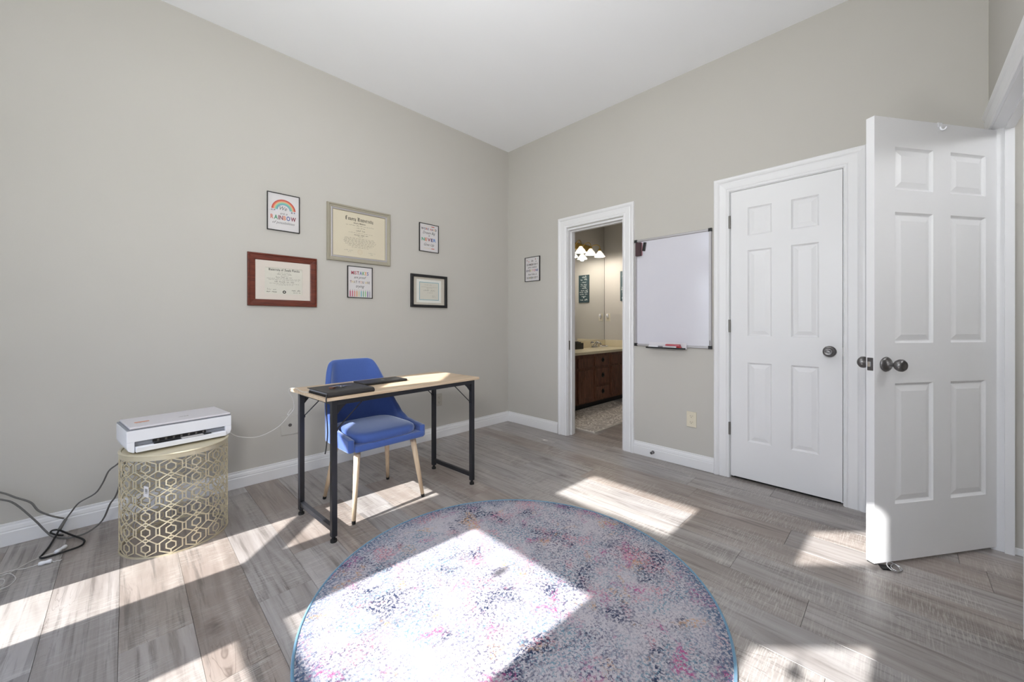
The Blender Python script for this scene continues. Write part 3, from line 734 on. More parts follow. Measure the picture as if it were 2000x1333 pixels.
b2 = MB().box(-0.222, 0.222, -0.240, 0.185, 0.388, 0.425).build('seat_base', M_blue, chair, bevel=0.012, seg=3, smooth=True)
cu = MB()
N = 12
top = []
def sq_pt(a, hx, hy, p=5):
    c, s_ = cos(a), sin(a); q = (abs(c)**p + abs(s_)**p) ** (-1/p); return c*q*hx, s_*q*hy
rings = []
for z, ins in ((0.424, 0.008), (0.432, 0.0), (0.452, -0.002), (0.468, 0.004), (0.476, 0.015), (0.480, 0.04), (0.483, 0.10)):
    rings.append([cu.bm.verts.new((x - 0.010, y - 0.022 - 0.006*sin((z-0.424)*44), z)) for x, y in [sq_pt(2*pi*i/48, 0.202 - ins, 0.205 - ins) for i in range(48)]])
for A_, B_ in zip(rings, rings[1:]):
    for i in range(48): cu.bm.faces.new((A_[i], A_[(i+1)%48], B_[(i+1)%48], B_[i]))
cu.bm.faces.new(rings[-1]); cu.bm.faces.new(rings[0][::-1])
cus = cu.build('seat_cushion', M_blue, chair, smooth=True)
for tx, ty, bx, by in ((-0.178, -0.165, -0.226, -0.222), (0.178, -0.165, 0.228, -0.210), (-0.165, 0.13, -0.212, 0.215), (0.165, 0.13, 0.216, 0.205)):
    d = Vector((bx - tx, by - ty, -0.39)); e = Vector((tx, ty, 0.39)) + d * (1 - 0.018/0.39)
    lg = MB().cyl((tx, ty, 0.39), e, 0.0185, 0.0105, n=18).build('leg', M_beech, chair, smooth=False)
    for p_ in lg.data.polygons: p_.use_smooth = len(p_.vertices) == 4
    MB().cyl(e, e + d.normalized() * 0.0175, 0.0112, 0.0100, n=14).build('foot', M_rubber, lg)

# ================================================================== THINGS ON THE DESK
DZ = 0.7305
pf = thing('portfolio', 'thick black leather portfolio lying on the near left end of the desk', 'portfolio', (-2.235, -1.000, DZ), radians(4.5))
cov = MB()
prof = [(-0.115, 0.0), (0.128, 0.0), (0.128, 0.003), (-0.107, 0.003), (-0.113, 0.007), (-0.115, 0.012), (-0.112, 0.017), (-0.104, 0.0195), (0.130, 0.021), (0.130, 0.0245), (-0.104, 0.024), (-0.116, 0.020), (-0.122, 0.012), (-0.120, 0.004)]
cov.poly(prof, -0.125, 0.125, 'x').build('cover', M_leather, pf, bevel=0.001)
MB().box(-0.120, 0.119, -0.098, 0.122, 0.0035, 0.011).build('tablet', M_black, pf, bevel=0.002)
MB().box(-0.117, 0.117, -0.096, 0.120, 0.0115, 0.0190).build('paper_pad', M_plast_g, pf)
MB().tube([(-0.126, -0.116, 0.018), (-0.134, -0.122, 0.012), (-0.138, -0.128, -0.010), (-0.137, -0.132, -0.08), (-0.134, -0.134, -0.17), (-0.140, -0.134, -0.235), (-0.146, -0.134, -0.268)], 0.0032, n=6).build('ribbon', M_leather, pf, smooth=True)
lp = thing('tablet_computer', 'thin black tablet in a folding cover lying behind the portfolio', 'tablet', (-1.922, -0.812, DZ), radians(3))
MB().box(-0.143, 0.143, -0.078, 0.062, 0.0, 0.007).build('keyboard_half', M_black, lp, bevel=0.002)
MB().box(-0.145, 0.145, -0.076, 0.064, 0.0072, 0.0140).build('lid', M_leather, lp, bevel=0.003, seg=3)
MB().cyl((-0.140, -0.078, 0.0075), (0.140, -0.078, 0.0075), 0.0068, n=12).build('hinge', M_black, lp)
m_ = MB(); disc(m_, 0, 0, 0.012, 0, 16); m_.xf(Matrix.Rotation(-pi/2, 4, 'X')); m_.xf(Matrix.Translation((0.01, -0.01, 0.0143))); m_.build('emblem', M_plast_g, lp, fix=False)
ky = thing('key_bunch', 'bunch of shiny keys on rings lying on top of the portfolio', 'keys', (-2.238, -0.995, DZ + 0.0248), radians(20))
rk = random.Random(3)
MB().tube([(0.012*cos(a), 0.012*sin(a), 0.004 + 0.002*sin(a)) for a in [2*pi*i/12 for i in range(12)]], 0.0011, n=6, closed=True).build('key_ring', M_chrome, ky, smooth=True)
for i, a in enumerate((0.3, 1.0, -0.5, 2.6, 3.3)):
    kb = MB().cyl((0, 0, 0), (0, 0, 0.002), 0.011, n=12).box(0.008, 0.040, -0.0035, 0.0035, 0, 0.002).box(0.024, 0.028, 0.003, 0.0065, 0, 0.002).box(0.033, 0.036, 0.003, 0.006, 0, 0.002)
    kb.xf(Matrix.Translation((0.016*cos(a), 0.016*sin(a), 0.0008 + 0.0023*i)) @ Matrix.Rotation(a, 4, 'Z')); kb.build('key', M_chrome, ky, bevel=0.0004)
MB().cyl((-0.045, 0.012, 0.0), (-0.045, 0.012, 0.007), 0.017, n=6).box(-0.040, -0.012, 0.006, 0.014, 0.002, 0.005).build('key_fob', plain('brown_leather', (92, 56, 40), 0.5), ky, bevel=0.001)

# cable from the printer up to the desk
cb = MB().tube([(-2.672, -0.372, 0.515), (-2.625, -0.40, 0.462), (-2.585, -0.418, 0.44), (-2.525, -0.437, 0.428), (-2.465, -0.455, 0.441), (-2.402, -0.474, 0.478), (-2.36, -0.492, 0.53),
    (-2.342, -0.511, 0.564), (-2.347, -0.53, 0.583), (-2.364, -0.548, 0.577), (-2.380, -0.566, 0.558), (-2.366, -0.575, 0.566), (-2.352, -0.59, 0.60), (-2.366, -0.612, 0.66), (-2.388, -0.632, 0.70), (-2.392, -0.66, 0.727), (-2.378, -0.72, 0.7328), (-2.385, -0.80, 0.7328), (-2.385, -0.87, 0.7328), (-2.37, -0.905, 0.7328)], 0.0019, n=6)
tag(cb.build('cable', M_cordw, smooth=True), 'thin pale cable sagging from the printer up to the desk corner', 'cable')

# ================================================================== DRUM TABLE AND PRINTER
CX, CY, R_, HT = -2.868, -0.462, 0.213, 0.478
dt = thing('drum_table', 'champagne gold drum side table of cut-out hexagon lattice under the printer', 'side table', (CX, CY, 0))
la = MB(); NC, NRW = 14, 6; cw = 2*pi*R_/NC; z_lo, z_hi = 0.008, 0.458; ch = (z_hi - z_lo)/NRW
def wrap(u, z, r=R_): a = u / R_; return Vector((r*cos(a), r*sin(a), z))
def stroke(u0, z0, u1, z1, wd=0.0048):
    n = max(1, int(abs(u1-u0)/0.02) + 0)
    for i in range(n):
        a = (u0 + (u1-u0)*i/n, z0 + (z1-z0)*i/n); b = (u0 + (u1-u0)*(i+1)/n, z0 + (z1-z0)*(i+1)/n)
        d = Vector((b[0]-a[0], b[1]-a[1])).normalized(); nn = Vector((-d.y, d.x)) * wd/2; e = d * wd * 0.3
        q = [(a[0]-nn.x-e.x, a[1]-nn.y-e.y), (a[0]+nn.x-e.x, a[1]+nn.y-e.y), (b[0]+nn.x+e.x, b[1]+nn.y+e.y), (b[0]-nn.x+e.x, b[1]-nn.y+e.y)]
        q = [(u, min(max(z, 0.002), 0.462)) for u, z in q]
        la.hull([wrap(u, z, R_ - 0.0011) for u, z in q] + [wrap(u, z, R_ + 0.0011) for u, z in q])
hr = 0.0200
for c in range(NC):
    u = (c + 0.12) * cw
    for r in range(NRW):
        z = z_lo + (r + 0.5) * ch; hx = 0.5*cw - 0.0065
        hp = [(u + hr*cos(pi/6 + k*pi/3), z + hr*1.02*sin(pi/6 + k*pi/3)) for k in range(6)]
        for k_i in range(6): stroke(*hp[k_i], *hp[(k_i+1) % 6], 0.0052)
        stroke(u, z + hr, u, z + 0.5*ch - 0.004); stroke(u, z - hr, u, z - 0.5*ch + 0.004)
        zz = 0.25*ch
        for s_ in (-1, 1):
            stroke(u + s_*hx, z - zz, u + s_*hx, z + zz)
            if r < NRW - 1:
                stroke(u + s_*hx, z + zz, u, z + 0.5*ch + 0.009)
                stroke(u + s_*hx, z + zz, u + s_*(0.5*cw), z + zz - 0.003)
            else: stroke(u + s_*hx, z + zz, u, z + 0.5*ch)
            if r > 0:
                stroke(u + s_*hx, z - zz, u, z - 0.5*ch - 0.009)
                stroke(u + s_*hx, z - zz, u + s_*(0.5*cw), z - zz + 0.003)
            else: stroke(u + s_*hx, z - zz, u, z - 0.5*ch)
la.build('lattice', M_gold, dt)
def ring_wall(name, r, z0, z1, t):
    n = 72; mb = MB(); rr = []
    for rad, z in ((r - t, z0), (r + t, z0), (r + t, z1), (r - t, z1)): rr.append([mb.bm.verts.new((rad*cos(2*pi*i/n), rad*sin(2*pi*i/n), z)) for i in range(n)])
    for a in range(4):
        for i in range(n): mb.bm.faces.new((rr[a][i], rr[a][(i+1)%n], rr[(a+1)%4][(i+1)%n], rr[(a+1)%4][i]))
    return mb.build(name, M_gold, dt, smooth=False)
ring_wall('top_band', R_, 0.455, 0.474, 0.0016); ring_wall('foot_ring', R_, 0.0, 0.007, 0.0022)
MB().lathe((0, 0, 0), (0, 0, 1), [(0, 0.470), (R_ - 0.008, 0.470), (R_ - 0.006, 0.474), (R_ + 0.003, 0.474), (R_ + 0.004, 0.478), (R_ + 0.001, 0.481), (R_ - 0.007, 0.481), (R_ - 0.010, 0.476), (0, 0.476)], 72).build('top_tray', M_gold, dt)
pt = MB()
a0 = atan2(-0.030, -0.125) 
pa = atan2(-0.497 - CY - 0.03, -2.996 - CX)
pa = radians(236)
pq = [(R_ + 0.004) * Vector((cos(pa + d), sin(pa + d), 0)) for d in (-0.045, 0.045)]
pt.face([(pq[0].x, pq[0].y, 0.292), (pq[1].x, pq[1].y, 0.286), (pq[1].x, pq[1].y, 0.336), (pq[0].x, pq[0].y, 0.342)])
tg = pt.build('price_tag', M_paper, dt, fix=False, solid=0.0004)
pb = MB(); rb = random.Random(2)
for i in range(14):
    zc = 0.302 + i * 0.0019
    if rb.random() < 0.75:
        q = [(R_ + 0.0046) * Vector((cos(pa + d), sin(pa + d), 0)) for d in (-0.022, 0.026)]
        pb.face([(q[0].x, q[0].y, zc + .002), (q[1].x, q[1].y, zc - 0.002), (q[1].x, q[1].y, zc - 0.0008), (q[0].x, q[0].y, zc + 0.0032)])
pb.build('barcode', M_ink2, tg, fix=False)

pr = thing('printer', 'white inkjet printer with its front slot open standing on the gold drum table', 'printer', (-2.866, -0.385, 0.4815), radians(8.0))
w2, yf = 0.209, -0.135
bd = [(-w2 + 0.022, 0.0), (w2 - 0.022, 0.0), (w2 - 0.006, 0.010), (w2, 0.028), (w2, 0.106), (-w2, 0.106), (-w2, 0.028), (-w2 + 0.006, 0.010)]
mb = MB()
zl, zh = 0.030, 0.056      # slot in the front face
def pbody(mb):
    mb.poly(bd, yf + 0.045, 0.13, 'y')
    return mb
pbody(mb).build('body', M_plast, pr, bevel=0.004, seg=3)
fc = MB()
fc.poly([(-w2, 0.051), (w2, 0.051), (w2, 0.106), (-w2, 0.106)], yf, yf + 0.0445, 'y')
fc.poly([(-w2 + 0.022, 0.0), (-w2 + 0.028, 0.0), (-w2 + 0.028, 0.051), (-w2, 0.051), (-w2, 0.028), (-w2 + 0.006, 0.010)], yf, yf + 0.0445, 'y')
fc.poly([(w2 - 0.022, 0.0), (w2 - 0.028, 0.0), (w2 - 0.028, 0.051), (w2, 0.051), (w2, 0.028), (w2 - 0.006, 0.010)], yf, yf + 0.0445, 'y')
fc.build('front_panel', M_plast, pr, bevel=0.002)
MB().box(-w2 + 0.028, w2 - 0.028, yf + 0.020, yf + 0.043, 0.028, 0.0508).build('slot_frame', M_plast_g, pr)
MB().box(-0.115, 0.095, yf + 0.008, yf + 0.0195, 0.034, 0.0500).build('paper_slot', M_black, pr)
sl = MB()
for i in range(7): sl.box(-0.10 + 0.03*i, -0.092 + 0.03*i, yf + 0.005, yf + 0.0075, 0.036, 0.046)
sl.build('feed_rollers', M_hinge, pr)
MB().poly([(yf - 0.022, 0.004), (yf + 0.019, 0.002), (yf + 0.019, 0.027), (yf - 0.016, 0.030), (yf - 0.022, 0.026)], -w2 + 0.030, w2 - 0.030, 'x').build('output_tray', M_plast, pr, bevel=0.002)
MB().box(-0.115, 0.115, yf - 0.019, yf + 0.004, 0.0302, 0.0312).build('tray_gap', M_black, pr)
MB().box(-0.010, 0.080, yf - 0.021, yf + 0.006, 0.0314, 0.0330).build('paper_sheet', M_paper, pr)
MB().box(-w2 + 0.001, w2 - 0.001, yf + 0.006, 0.128, 0.1062, 0.1125).build('scanner_rim', M_plast_g, pr, bevel=0.002)
lid = MB().box(-w2 + 0.010, w2 - 0.004, yf - 0.001, 0.127, 0.1128, 0.122).build('lid', M_plast_l, pr, bevel=0.004, seg=3)
st = MB().box(-0.165, -0.110, -0.030, -0.008, 0.1221, 0.1224).build('orange_sticker', plain('orange_label', (214, 142, 104), 0.6), lid)
m_ = MB(); scribble(m_, -0.165, -0.12, -0.05, 0.008, 0, 0.0012, random.Random(4)); scribble(m_, 0.00, 0.045, -0.045, 0.012, 0, 0.003, random.Random(9), gaps=False)
m_.xf(Matrix.Rotation(-pi/2, 4, 'X')); m_.xf(Matrix.Translation((0, 0, 0.12225))); m_.build('lettering', M_ink2, lid, fix=False)

# ================================================================== CORDS ON THE FLOOR AND WALL
c1 = MB().tube([(-3.72, -0.05, 0.40), (-3.60, -0.045, 0.345), (-3.487, -0.05, 0.283), (-3.441, -0.05, 0.244), (-3.393, -0.05, 0.203), (-3.369, -0.05, 0.154), (-3.327, -0.05, 0.113), (-3.284, -0.05, 0.084)], 0.0042, n=8)
tag(c1.build('power_cord', M_cordg, smooth=True), 'upper grey cord hanging along the wall into the left picture edge', 'cord')
c2 = MB().tube([(-3.72, -0.055, 0.36), (-3.60, -0.05, 0.31), (-3.487, -0.05, 0.249), (-3.441, -0.05, 0.211), (-3.38, -0.05, 0.109), (-3.347, -0.05, 0.045), (-3.322, -0.07, 0.014), (-3.289, -0.102, 0.006), (-3.252, -0.132, 0.006), (-3.196, -0.134, 0.012), (-3.145, -0.12, 0.049), (-3.115, -0.2, 0.153), (-3.095, -0.30, 0.215), (-3.078, -0.36, 0.29), (-3.055, -0.33, 0.40), (-3.02, -0.26, 0.485)], 0.0040, n=8)
tag(c2.build('power_cord', M_cordg, smooth=True), 'lower grey cord looping down to the floor and back up to the printer', 'cord')
c3 = thing('adapter_cord', 'black cord with a thick plug joint running from the printer down to the floor loop', 'cord', (-3.28, -0.05, 0.0))
def rel(pts, o=(-3.28, -0.05, 0.0)): return [tuple(a - b for a, b in zip(p, o)) for p in pts]
MB().tube(rel([(-3.00, -0.25, 0.50), (-3.035, -0.32, 0.46), (-3.067, -0.37, 0.422), (-3.088, -0.35, 0.392), (-3.118, -0.3, 0.353), (-3.142, -0.2, 0.269), (-3.171, -0.15, 0.209), (-3.228, -0.1, 0.165), (-3.257, -0.06, 0.114), (-3.279, -0.05, 0.075)]), 0.0036, n=8).build('upper_cord', M_cordg, c3, smooth=True)
MB().cyl(*rel([(-3.277, -0.05, 0.080), (-3.298, -0.074, 0.040)]), 0.0065, 0.0078, n=12).build('plug_joint', M_cordg, c3, smooth=True)
MB().tube(rel([(-3.298, -0.074, 0.040), (-3.309, -0.10, 0.018), (-3.322, -0.18, 0.006), (-3.336, -0.264, 0.006), (-3.340, -0.284, 0.006), (-3.325, -0.304, 0.006), (-3.274, -0.298, 0.006), (-3.218, -0.282, 0.006), (-3.203, -0.24, 0.006), (-3.214, -0.19, 0.006), (-3.252, -0.125, 0.014), (-3.288, -0.06, 0.022), (-3.305, -0.05, 0.033), (-3.324, -0.05, 0.036), (-3.328, -0.05, 0.026), (-3.306, -0.064, 0.012), (-3.285, -0.085, 0.010)]), 0.0042, n=8).build('lower_cord', M_rubber, c3, smooth=True)
def tassel(name, label, cord, a, b, tail=None):
    t = thing(name, label, 'blind cord', (a[0], a[1], 0), 0)
    MB().tube(rel(cord, (a[0], a[1], 0)), 0.0015, n=6).build('cord', M_cordw, t, smooth=True)
    A_ = Vector(rel([a], (a[0], a[1], 0))[0]); B_ = Vector(rel([b], (a[0], a[1], 0))[0]); L = (B_ - A_).length
    MB().lathe(A_, B_ - A_, [(0, 0), (0.007, 0), (0.0095, 0.008), (0.0085, L*0.35), (0.0065, L*0.5), (0.009, L*0.75), (0.009, L*0.93), (0.005, L), (0, L)], 14).build('tassel', M_plast, t, smooth=True)
    if tail: MB().tube(rel(tail, (a[0], a[1], 0)), 0.002, n=6).build('cord_end', M_cordw, t, smooth=True)
tassel('blind_cord', 'white blind cord whose tassel lies nearest the wall, inside the black cord loop', [(-3.62, -0.47, 0.004), (-3.50, -0.41, 0.004), (-3.441, -0.379, 0.004), (-3.41, -0.351, 0.004), (-3.367, -0.30, 0.004), (-3.329, -0.284, 0.008), (-3.295, -0.288, 0.011)], (-3.293, -0.288, 0.011), (-3.262, -0.243, 0.011))
tassel('blind_cord', 'white blind cord whose tassel lies further from the wall with a knotted end', [(-3.62, -0.40, 0.004), (-3.50, -0.355, 0.004), (-3.418, -0.343, 0.005), (-3.374, -0.362, 0.004), (-3.336, -0.372, 0.010)], (-3.336, -0.372, 0.011), (-3.296, -0.374, 0.011), [(-3.296, -0.374, 0.008), (-3.288, -0.377, 0.004), (-3.280, -0.374, 0.004), (-3.272, -0.381, 0.004), (-3.266, -0.374, 0.004)])
lc = MB().tube([(-3.62, -0.43, 0.004), (-3.50, -0.39, 0.004), (-3.442, -0.368, 0.006), (-3.415, -0.375, 0.007), (-3.391, -0.438, 0.004), (-3.399, -0.489, 0.004), (-3.43, -0.506, 0.004), (-3.50, -0.51, 0.004), (-3.52, -0.49, 0.004), (-3.47, -0.485, 0.004), (-3.428, -0.469, 0.004), (-3.421, -0.445, 0.004), (-3.428, -0.41, 0.004), (-3.46, -0.395, 0.007)], 0.0015, n=6)
tag(lc.build('looped_cord', M_cordw, smooth=True), 'loose white cord lying in loops at the left picture edge', 'cord')

# ================================================================== RUG
RX, RY, RR = -1.926, -1.998, 0.795
rug = thing('round_rug', 'round cream rug with distressed navy, teal and pink speckles', 'rug', (RX, RY, 0))
mb = MB(); n = 96; rings = []
for r, z in ((RR - 0.006, 0.001), (RR - 0.004, 0.009), (RR*0.97, 0.0115), (RR*0.6, 0.0115), (RR*0.3, 0.0115)): rings.append([mb.bm.verts.new((r*cos(2*pi*i/n), r*sin(2*pi*i/n), z)) for i in range(n)])
for a, b in zip(rings, rings[1:]):
    for i in range(n): mb.bm.faces.new((a[i], a[(i+1)%n], b[(i+1)%n], b[i]))
mb.bm.faces.new(rings[-1])
mb.build('pile', M_rug, rug)
mb = MB(); mb.tube([((RR - 0.002)*cos(2*pi*i/120), (RR - 0.002)*sin(2*pi*i/120), 0.0065) for i in range(120)], 0.0058, n=8, closed=True, smooth=1); mb.build('binding', M_bind, rug, smooth=True)

# ================================================================== PICTURES
def frame_piece(th, w, h, fw, dep, mat, prof=None, name='frame'):
    prof = prof or [(0, 0.0), (0, dep*0.8), (fw*0.15, dep), (fw*0.85, dep), (fw, dep*0.8), (fw, 0)]
    return mold(name, mat, th, -w/2 + fw, w/2 - fw, fw, h - fw, prof)
def sheet(th, name, mat, u0, u1, v0, v1, d0, d1):
    return MB().box(u0, u1, -d1, -d0, v0, v1).build(name, mat, th)
RB = [(196,112,92), (72,140,104), (130,66,72), (128,72,84), (206,130,98), (84,96,150), (132,60,74)]
def poster(label, wall, u, z, w, h):
    t = on_wall('framed_print', label, 'picture', wall, u, z)
    frame_piece(t, w, h, 0.0055, 0.014, M_blackp)
    p = sheet(t, 'print', M_paper, -w/2 + 0.005, w/2 - 0.005, 0.005, h - 0.005, 0.001, 0.007)
    return t, p
D_ = -0.0074
t, p = poster('thin black-framed rainbow print, highest at left on the long wall', 'A', -2.257, 1.758, 0.208, 0.268)
for i, c in enumerate([(186,76,66), (206,112,84), (214,160,130), (150,190,150), (110,176,170), (120,160,176)]):
    mb = MB(); r1 = 0.077 - 0.0065*i; arc_band(mb, 0, 0.150, r1 - 0.0068, r1, 0.06, pi - 0.06, D_ - 0.0001*i, 28); mb.build('rainbow_band', plain('rb%d' % i, c, 0.6), p, fix=False)
mb = MB()
for cu_, cv_, r_ in ((-0.066, 0.147, 0.013), (-0.050, 0.143, 0.012), (-0.080, 0.143, 0.009), (0.060, 0.145, 0.013), (0.075, 0.142, 0.011), (0.047, 0.142, 0.010)): disc(mb, cu_, cv_, r_, D_ - 0.001, 14, 0.55)
mb.build('cloud', plain('cloud_tint', (206, 204, 214), 0.6), p, fix=False)
mb = MB(); put_text(mb, 'We', 0.040, -0.002, 0.150, D_ - 0.0011, 0.35, -0.0004, 0.046); put_text(mb, 'are a', 0.024, 0.0, 0.119, D_, 0.4, -0.0002, 0.046)
put_text(mb, 'of possibilities', 0.026, 0.0, 0.052, D_, 0.4, -0.0002, 0.142); mb.build('lettering', M_ink, p, fix=False)
colour_text('RAINBOW', RB, 0.042, 0, 0.082, D_, p, 0.165, 0, 0.0012)

t, p = poster('thin black-framed print about mistakes with a row of pencils, below the silver frame', 'A', -1.701, 1.307, 0.208, 0.257)
colour_text('MISTAKES', [(170,70,90), (110,80,70), (190,100,110), (140,60,66), (90,110,160), (80,150,90), (214,150,90), (90,90,150)], 0.038, 0, 0.190, D_, p, 0.146, 0, 0.001)
colour_text('THAT YOU ARE', [(110,70,80), (200,180,120), (150,140,120), (100,90,90), (120,80,80), (70,60,90), (200,150,130), (90,90,90)], 0.027, 0, 0.120, D_, p, 0.166, 0, 0.0006)
mb = MB(); put_text(mb, 'are proof', 0.030, 0.0, 0.158, D_, 0.4, 0, 0.100); put_text(mb, 'trying', 0.032, 0.0, 0.085, D_, 0.4, 0, 0.070); mb.build('lettering', M_ink, p, fix=False)
for i, c in enumerate([(176,84,110), (186,90,112), (206,126,120), (206,150,100), (190,190,150), (100,170,178), (110,160,130), (130,180,130), (120,110,150), (150,150,160)]):
    mb = MB(); uu = -0.081 + 0.018*i; rect(mb, uu - 0.0042, uu + 0.0042, 0.010, 0.052, D_); mb.face([(uu - 0.0042, D_, 0.052), (uu + 0.0042, D_, 0.052), (uu, D_, 0.064)]); mb.build('pencil', plain('pen%d' % i, c, 0.6), p, fix=False)
mb = MB()
for i in range(10): disc(mb, -0.081 + 0.018*i, 0.0665, 0.0022, D_, 6)
mb.build('pencil_tips', M_ink2, p, fix=False)

t, p = poster('small black-framed print saying never give up, highest at right on the long wall', 'A', -1.045, 1.768, 0.210, 0.263)
colour_text('WORK HARD', [(80,70,80), (90,90,110), (170,90,80), (100,80,110), (200,120,90), (170,80,80), (120,90,100), (210,170,120)], 0.028, 0, 0.205, D_, p, 0.170, 0, 0.0008)
colour_text('NEVER', [(80,150,120), (200,120,90), (140,60,70), (70,60,110), (90,130,190)], 0.040, 0, 0.102, D_, p, 0.160, 0, 0.0014)
mb = MB(); put_text(mb, 'Dream Big', 0.034, 0, 0.168, D_, 0.4, 0, 0.135); put_text(mb, '&', 0.020, 0, 0.146, D_, 0.2, 0, 0.014); put_text(mb, 'Give Up', 0.034, 0, 0.058, D_, 0.4, 0, 0.110); mb.build('lettering', M_ink, p, fix=False)
for vv in (0.238, 0.032):
    mb = MB(); rect(mb, -0.055, 0.025, vv, vv + 0.004, D_); mb.build('pencil_print', plain('penbody', (206, 190, 170), 0.6), p, fix=False)
    mb = MB(); rect(mb, 0.025, 0.058, vv - 0.001, vv + 0.006, D_); mb.build('pencil_print', plain('pentip', (190, 96, 76), 0.6), p, fix=False)

t, p = poster('small black-framed print alone between the room corner and the bathroom doorway', 'B', -0.376, 1.546, 0.210, 0.260)
colour_text('SOMEBODY', [(90,84,84), (110,100,100), (80,80,80), (120,90,90)], 0.027, 0, 0.170, D_, p, 0.160, 0, 0.0008)
colour_text('EVERYONE', [(60,60,90), (90,80,90), (100,80,80), (190,180,130), (190,130,130), (190,100,120), (90,90,140), (90,100,160)], 0.030, 0, 0.105, D_, p, 0.166, 0, 0.001)
colour_text('SOMEBODY', [(90,84,84), (100,100,90), (150,140,110), (90,90,90), (110,110,110), (130,130,100)], 0.027, 0, 0.030, D_, p, 0.160, 0, 0.0008)
mb = MB(); put_text(mb, 'Be', 0.030, 0, 0.208, D_, 0.4, 0, 0.030); put_text(mb, 'who makes', 0.026, 0, 0.142, D_, 0.4, 0, 0.125); put_text(mb, 'feel like a', 0.028, 0, 0.066, D_, 0.4, 0, 0.120); mb.build('lettering', M_ink, p, fix=False)
for i, (a, b, c) in enumerate([(-0.075, 0.225, (150, 110, 110)), (-0.050, 0.212, (190, 120, 120)), (0.045, 0.232, (130, 50, 60)), (0.052, 0.208, (120, 120, 120)), (0.075, 0.236, (160, 180, 180))]):
    mb = MB(); disc(mb, a, b, 0.006, D_, 10); mb.build('dot', plain('dot%d' % i, c, 0.6), p, fix=False)

# mahogany diploma
t = on_wall('framed_diploma', 'wide reddish-brown framed diploma with a cream mat, lowest at left on the long wall', 'picture', 'A', -2.2565, 1.222)
w, h, fw = 0.439, 0.364, 0.046
frame_piece(t, w, h, fw, 0.022, M_mahog, [(0, 0), (0, 0.010), (0.006, 0.013), (0.034, 0.016), (0.037, 0.022), (0.043, 0.022), (0.046, 0.018), (0.046, 0)])
mt = MB(); iw, ih = w/2 - fw + 0.002, h - fw + 0.002; cu0, cu1, cv0, cv1 = -0.118, 0.122, 0.086, 0.272
mt.box(-iw, cu0, -0.0085, -0.006, fw - 0.002, ih).box(cu1, iw, -0.0085, -0.006, fw - 0.002, ih).box(cu0, cu1, -0.0085, -0.006, fw - 0.002, cv0).box(cu0, cu1, -0.0085, -0.006, cv1, ih)
mt.build('mat_board', M_mat_cream, t)
ct = sheet(t, 'certificate', M_cert, cu0 - 0.003, cu1 + 0.003, cv0 - 0.003, cv1 + 0.003, 0.001, 0.0055)
mb = MB(); blackletter(mb, 'University of South Florida', 0.198, 0.004, 0.250, -0.0058); mb.build('lettering', M_ink, ct, fix=False)
r = random.Random(11); mb = MB()
for v, a, b, hh, ww in ((0.236, -0.035, 0.04, 0.004, 0.0005), (0.224, -0.045, 0.05, 0.007, 0.0008), (0.214, -0.02, 0.03, 0.004, 0.0005), (0.202, -0.05, 0.055, 0.007, 0.0009), (0.193, -0.105, 0.11, 0.005, 0.0006), (0.184, -0.095, 0.10, 0.005, 0.0006),
                        (0.170, -0.06, 0.065, 0.008, 0.001), (0.159, -0.09, 0.10, 0.0045, 0.0005), (0.150, -0.05, 0.06, 0.0045, 0.0005), (0.113, -0.105, -0.05, 0.010, 0.0008), (0.097, -0.108, -0.045, 0.009, 0.0014), (0.110, 0.05, 0.108, 0.010, 0.0014), (0.096, 0.06, 0.11, 0.007, 0.0008)):
    scribble(mb, a, b, v, hh, -0.0058, ww, r)
mb.build('fine_print', M_ink2, ct, fix=False)
mb = MB(); arc_band(mb, 0.004, 0.102, 0.005, 0.011, 0, 2*pi, -0.0058, 20); mb.build('seal', M_ink, ct, fix=False)
sheet(t, 'backing', M_black, -iw, iw, fw, ih, 0.0, 0.001)

# pewter diploma
t = on_wall('framed_diploma', 'large silver-grey framed diploma on cream paper at the centre of the long wall', 'picture', 'A', -1.7015, 1.592)
w, h, fw = 0.522, 0.448, 0.046
frame_piece(t, w, h, fw, 0.024, M_pewter, [(0, 0), (0, 0.008), (0.003, 0.012), (0.008, 0.013), (0.012, 0.010), (0.018, 0.016), (0.030, 0.018), (0.034, 0.024), (0.042, 0.024), (0.046, 0.018), (0.046, 0)])
mold('inner_lip', M_alu, t, -w/2 + fw - 0.008, w/2 - fw + 0.008, fw - 0.008, h - fw + 0.008, [(-0.004, 0.004), (-0.004, 0.013), (0.004, 0.0145), (0.0075, 0.0135), (0.0075, 0.004)])
ct = sheet(t, 'certificate', M_cream, -w/2 + fw - 0.004, w/2 - fw + 0.004, fw - 0.004, h - fw + 0.004, 0.001, 0.006)
mb = MB(); blackletter(mb, 'Emory University', 0.232, -0.004, 0.338, -0.0063); mb.build('lettering', M_ink, ct, fix=False)
mb = MB(); put_text(mb, 'School of Medicine', 0.016, -0.004, 0.316, -0.0063, 0.1, 0.0002, 0.098); r = random.Random(21)
for v, a, b, hh, ww in ((0.298, -0.115, 0.115, 0.006, 0.0006), (0.280, -0.03, 0.045, 0.006, 0.0006), (0.256, -0.035, 0.04, 0.010, 0.0011), (0.240, -0.095, 0.105, 0.005, 0.0005), (0.222, -0.05, 0.065, 0.010, 0.0012), (0.211, -0.02, 0.03, 0.006, 0.0006),
                        (0.194, -0.125, 0.12, 0.006, 0.0006), (0.182, -0.130, 0.13, 0.006, 0.0007), (0.170, -0.135, 0.135, 0.006, 0.0007), (0.158, -0.132, 0.13, 0.006, 0.0006), (0.146, -0.12, 0.115, 0.006, 0.0007), (0.134, -0.10, 0.10, 0.006, 0.0006), (0.122, -0.07, 0.07, 0.006, 0.0006)):
    scribble(mb, a, b, v, hh, -0.0063, ww, r)
mb.build('fine_print', M_ink, ct, fix=False)
mb = MB()
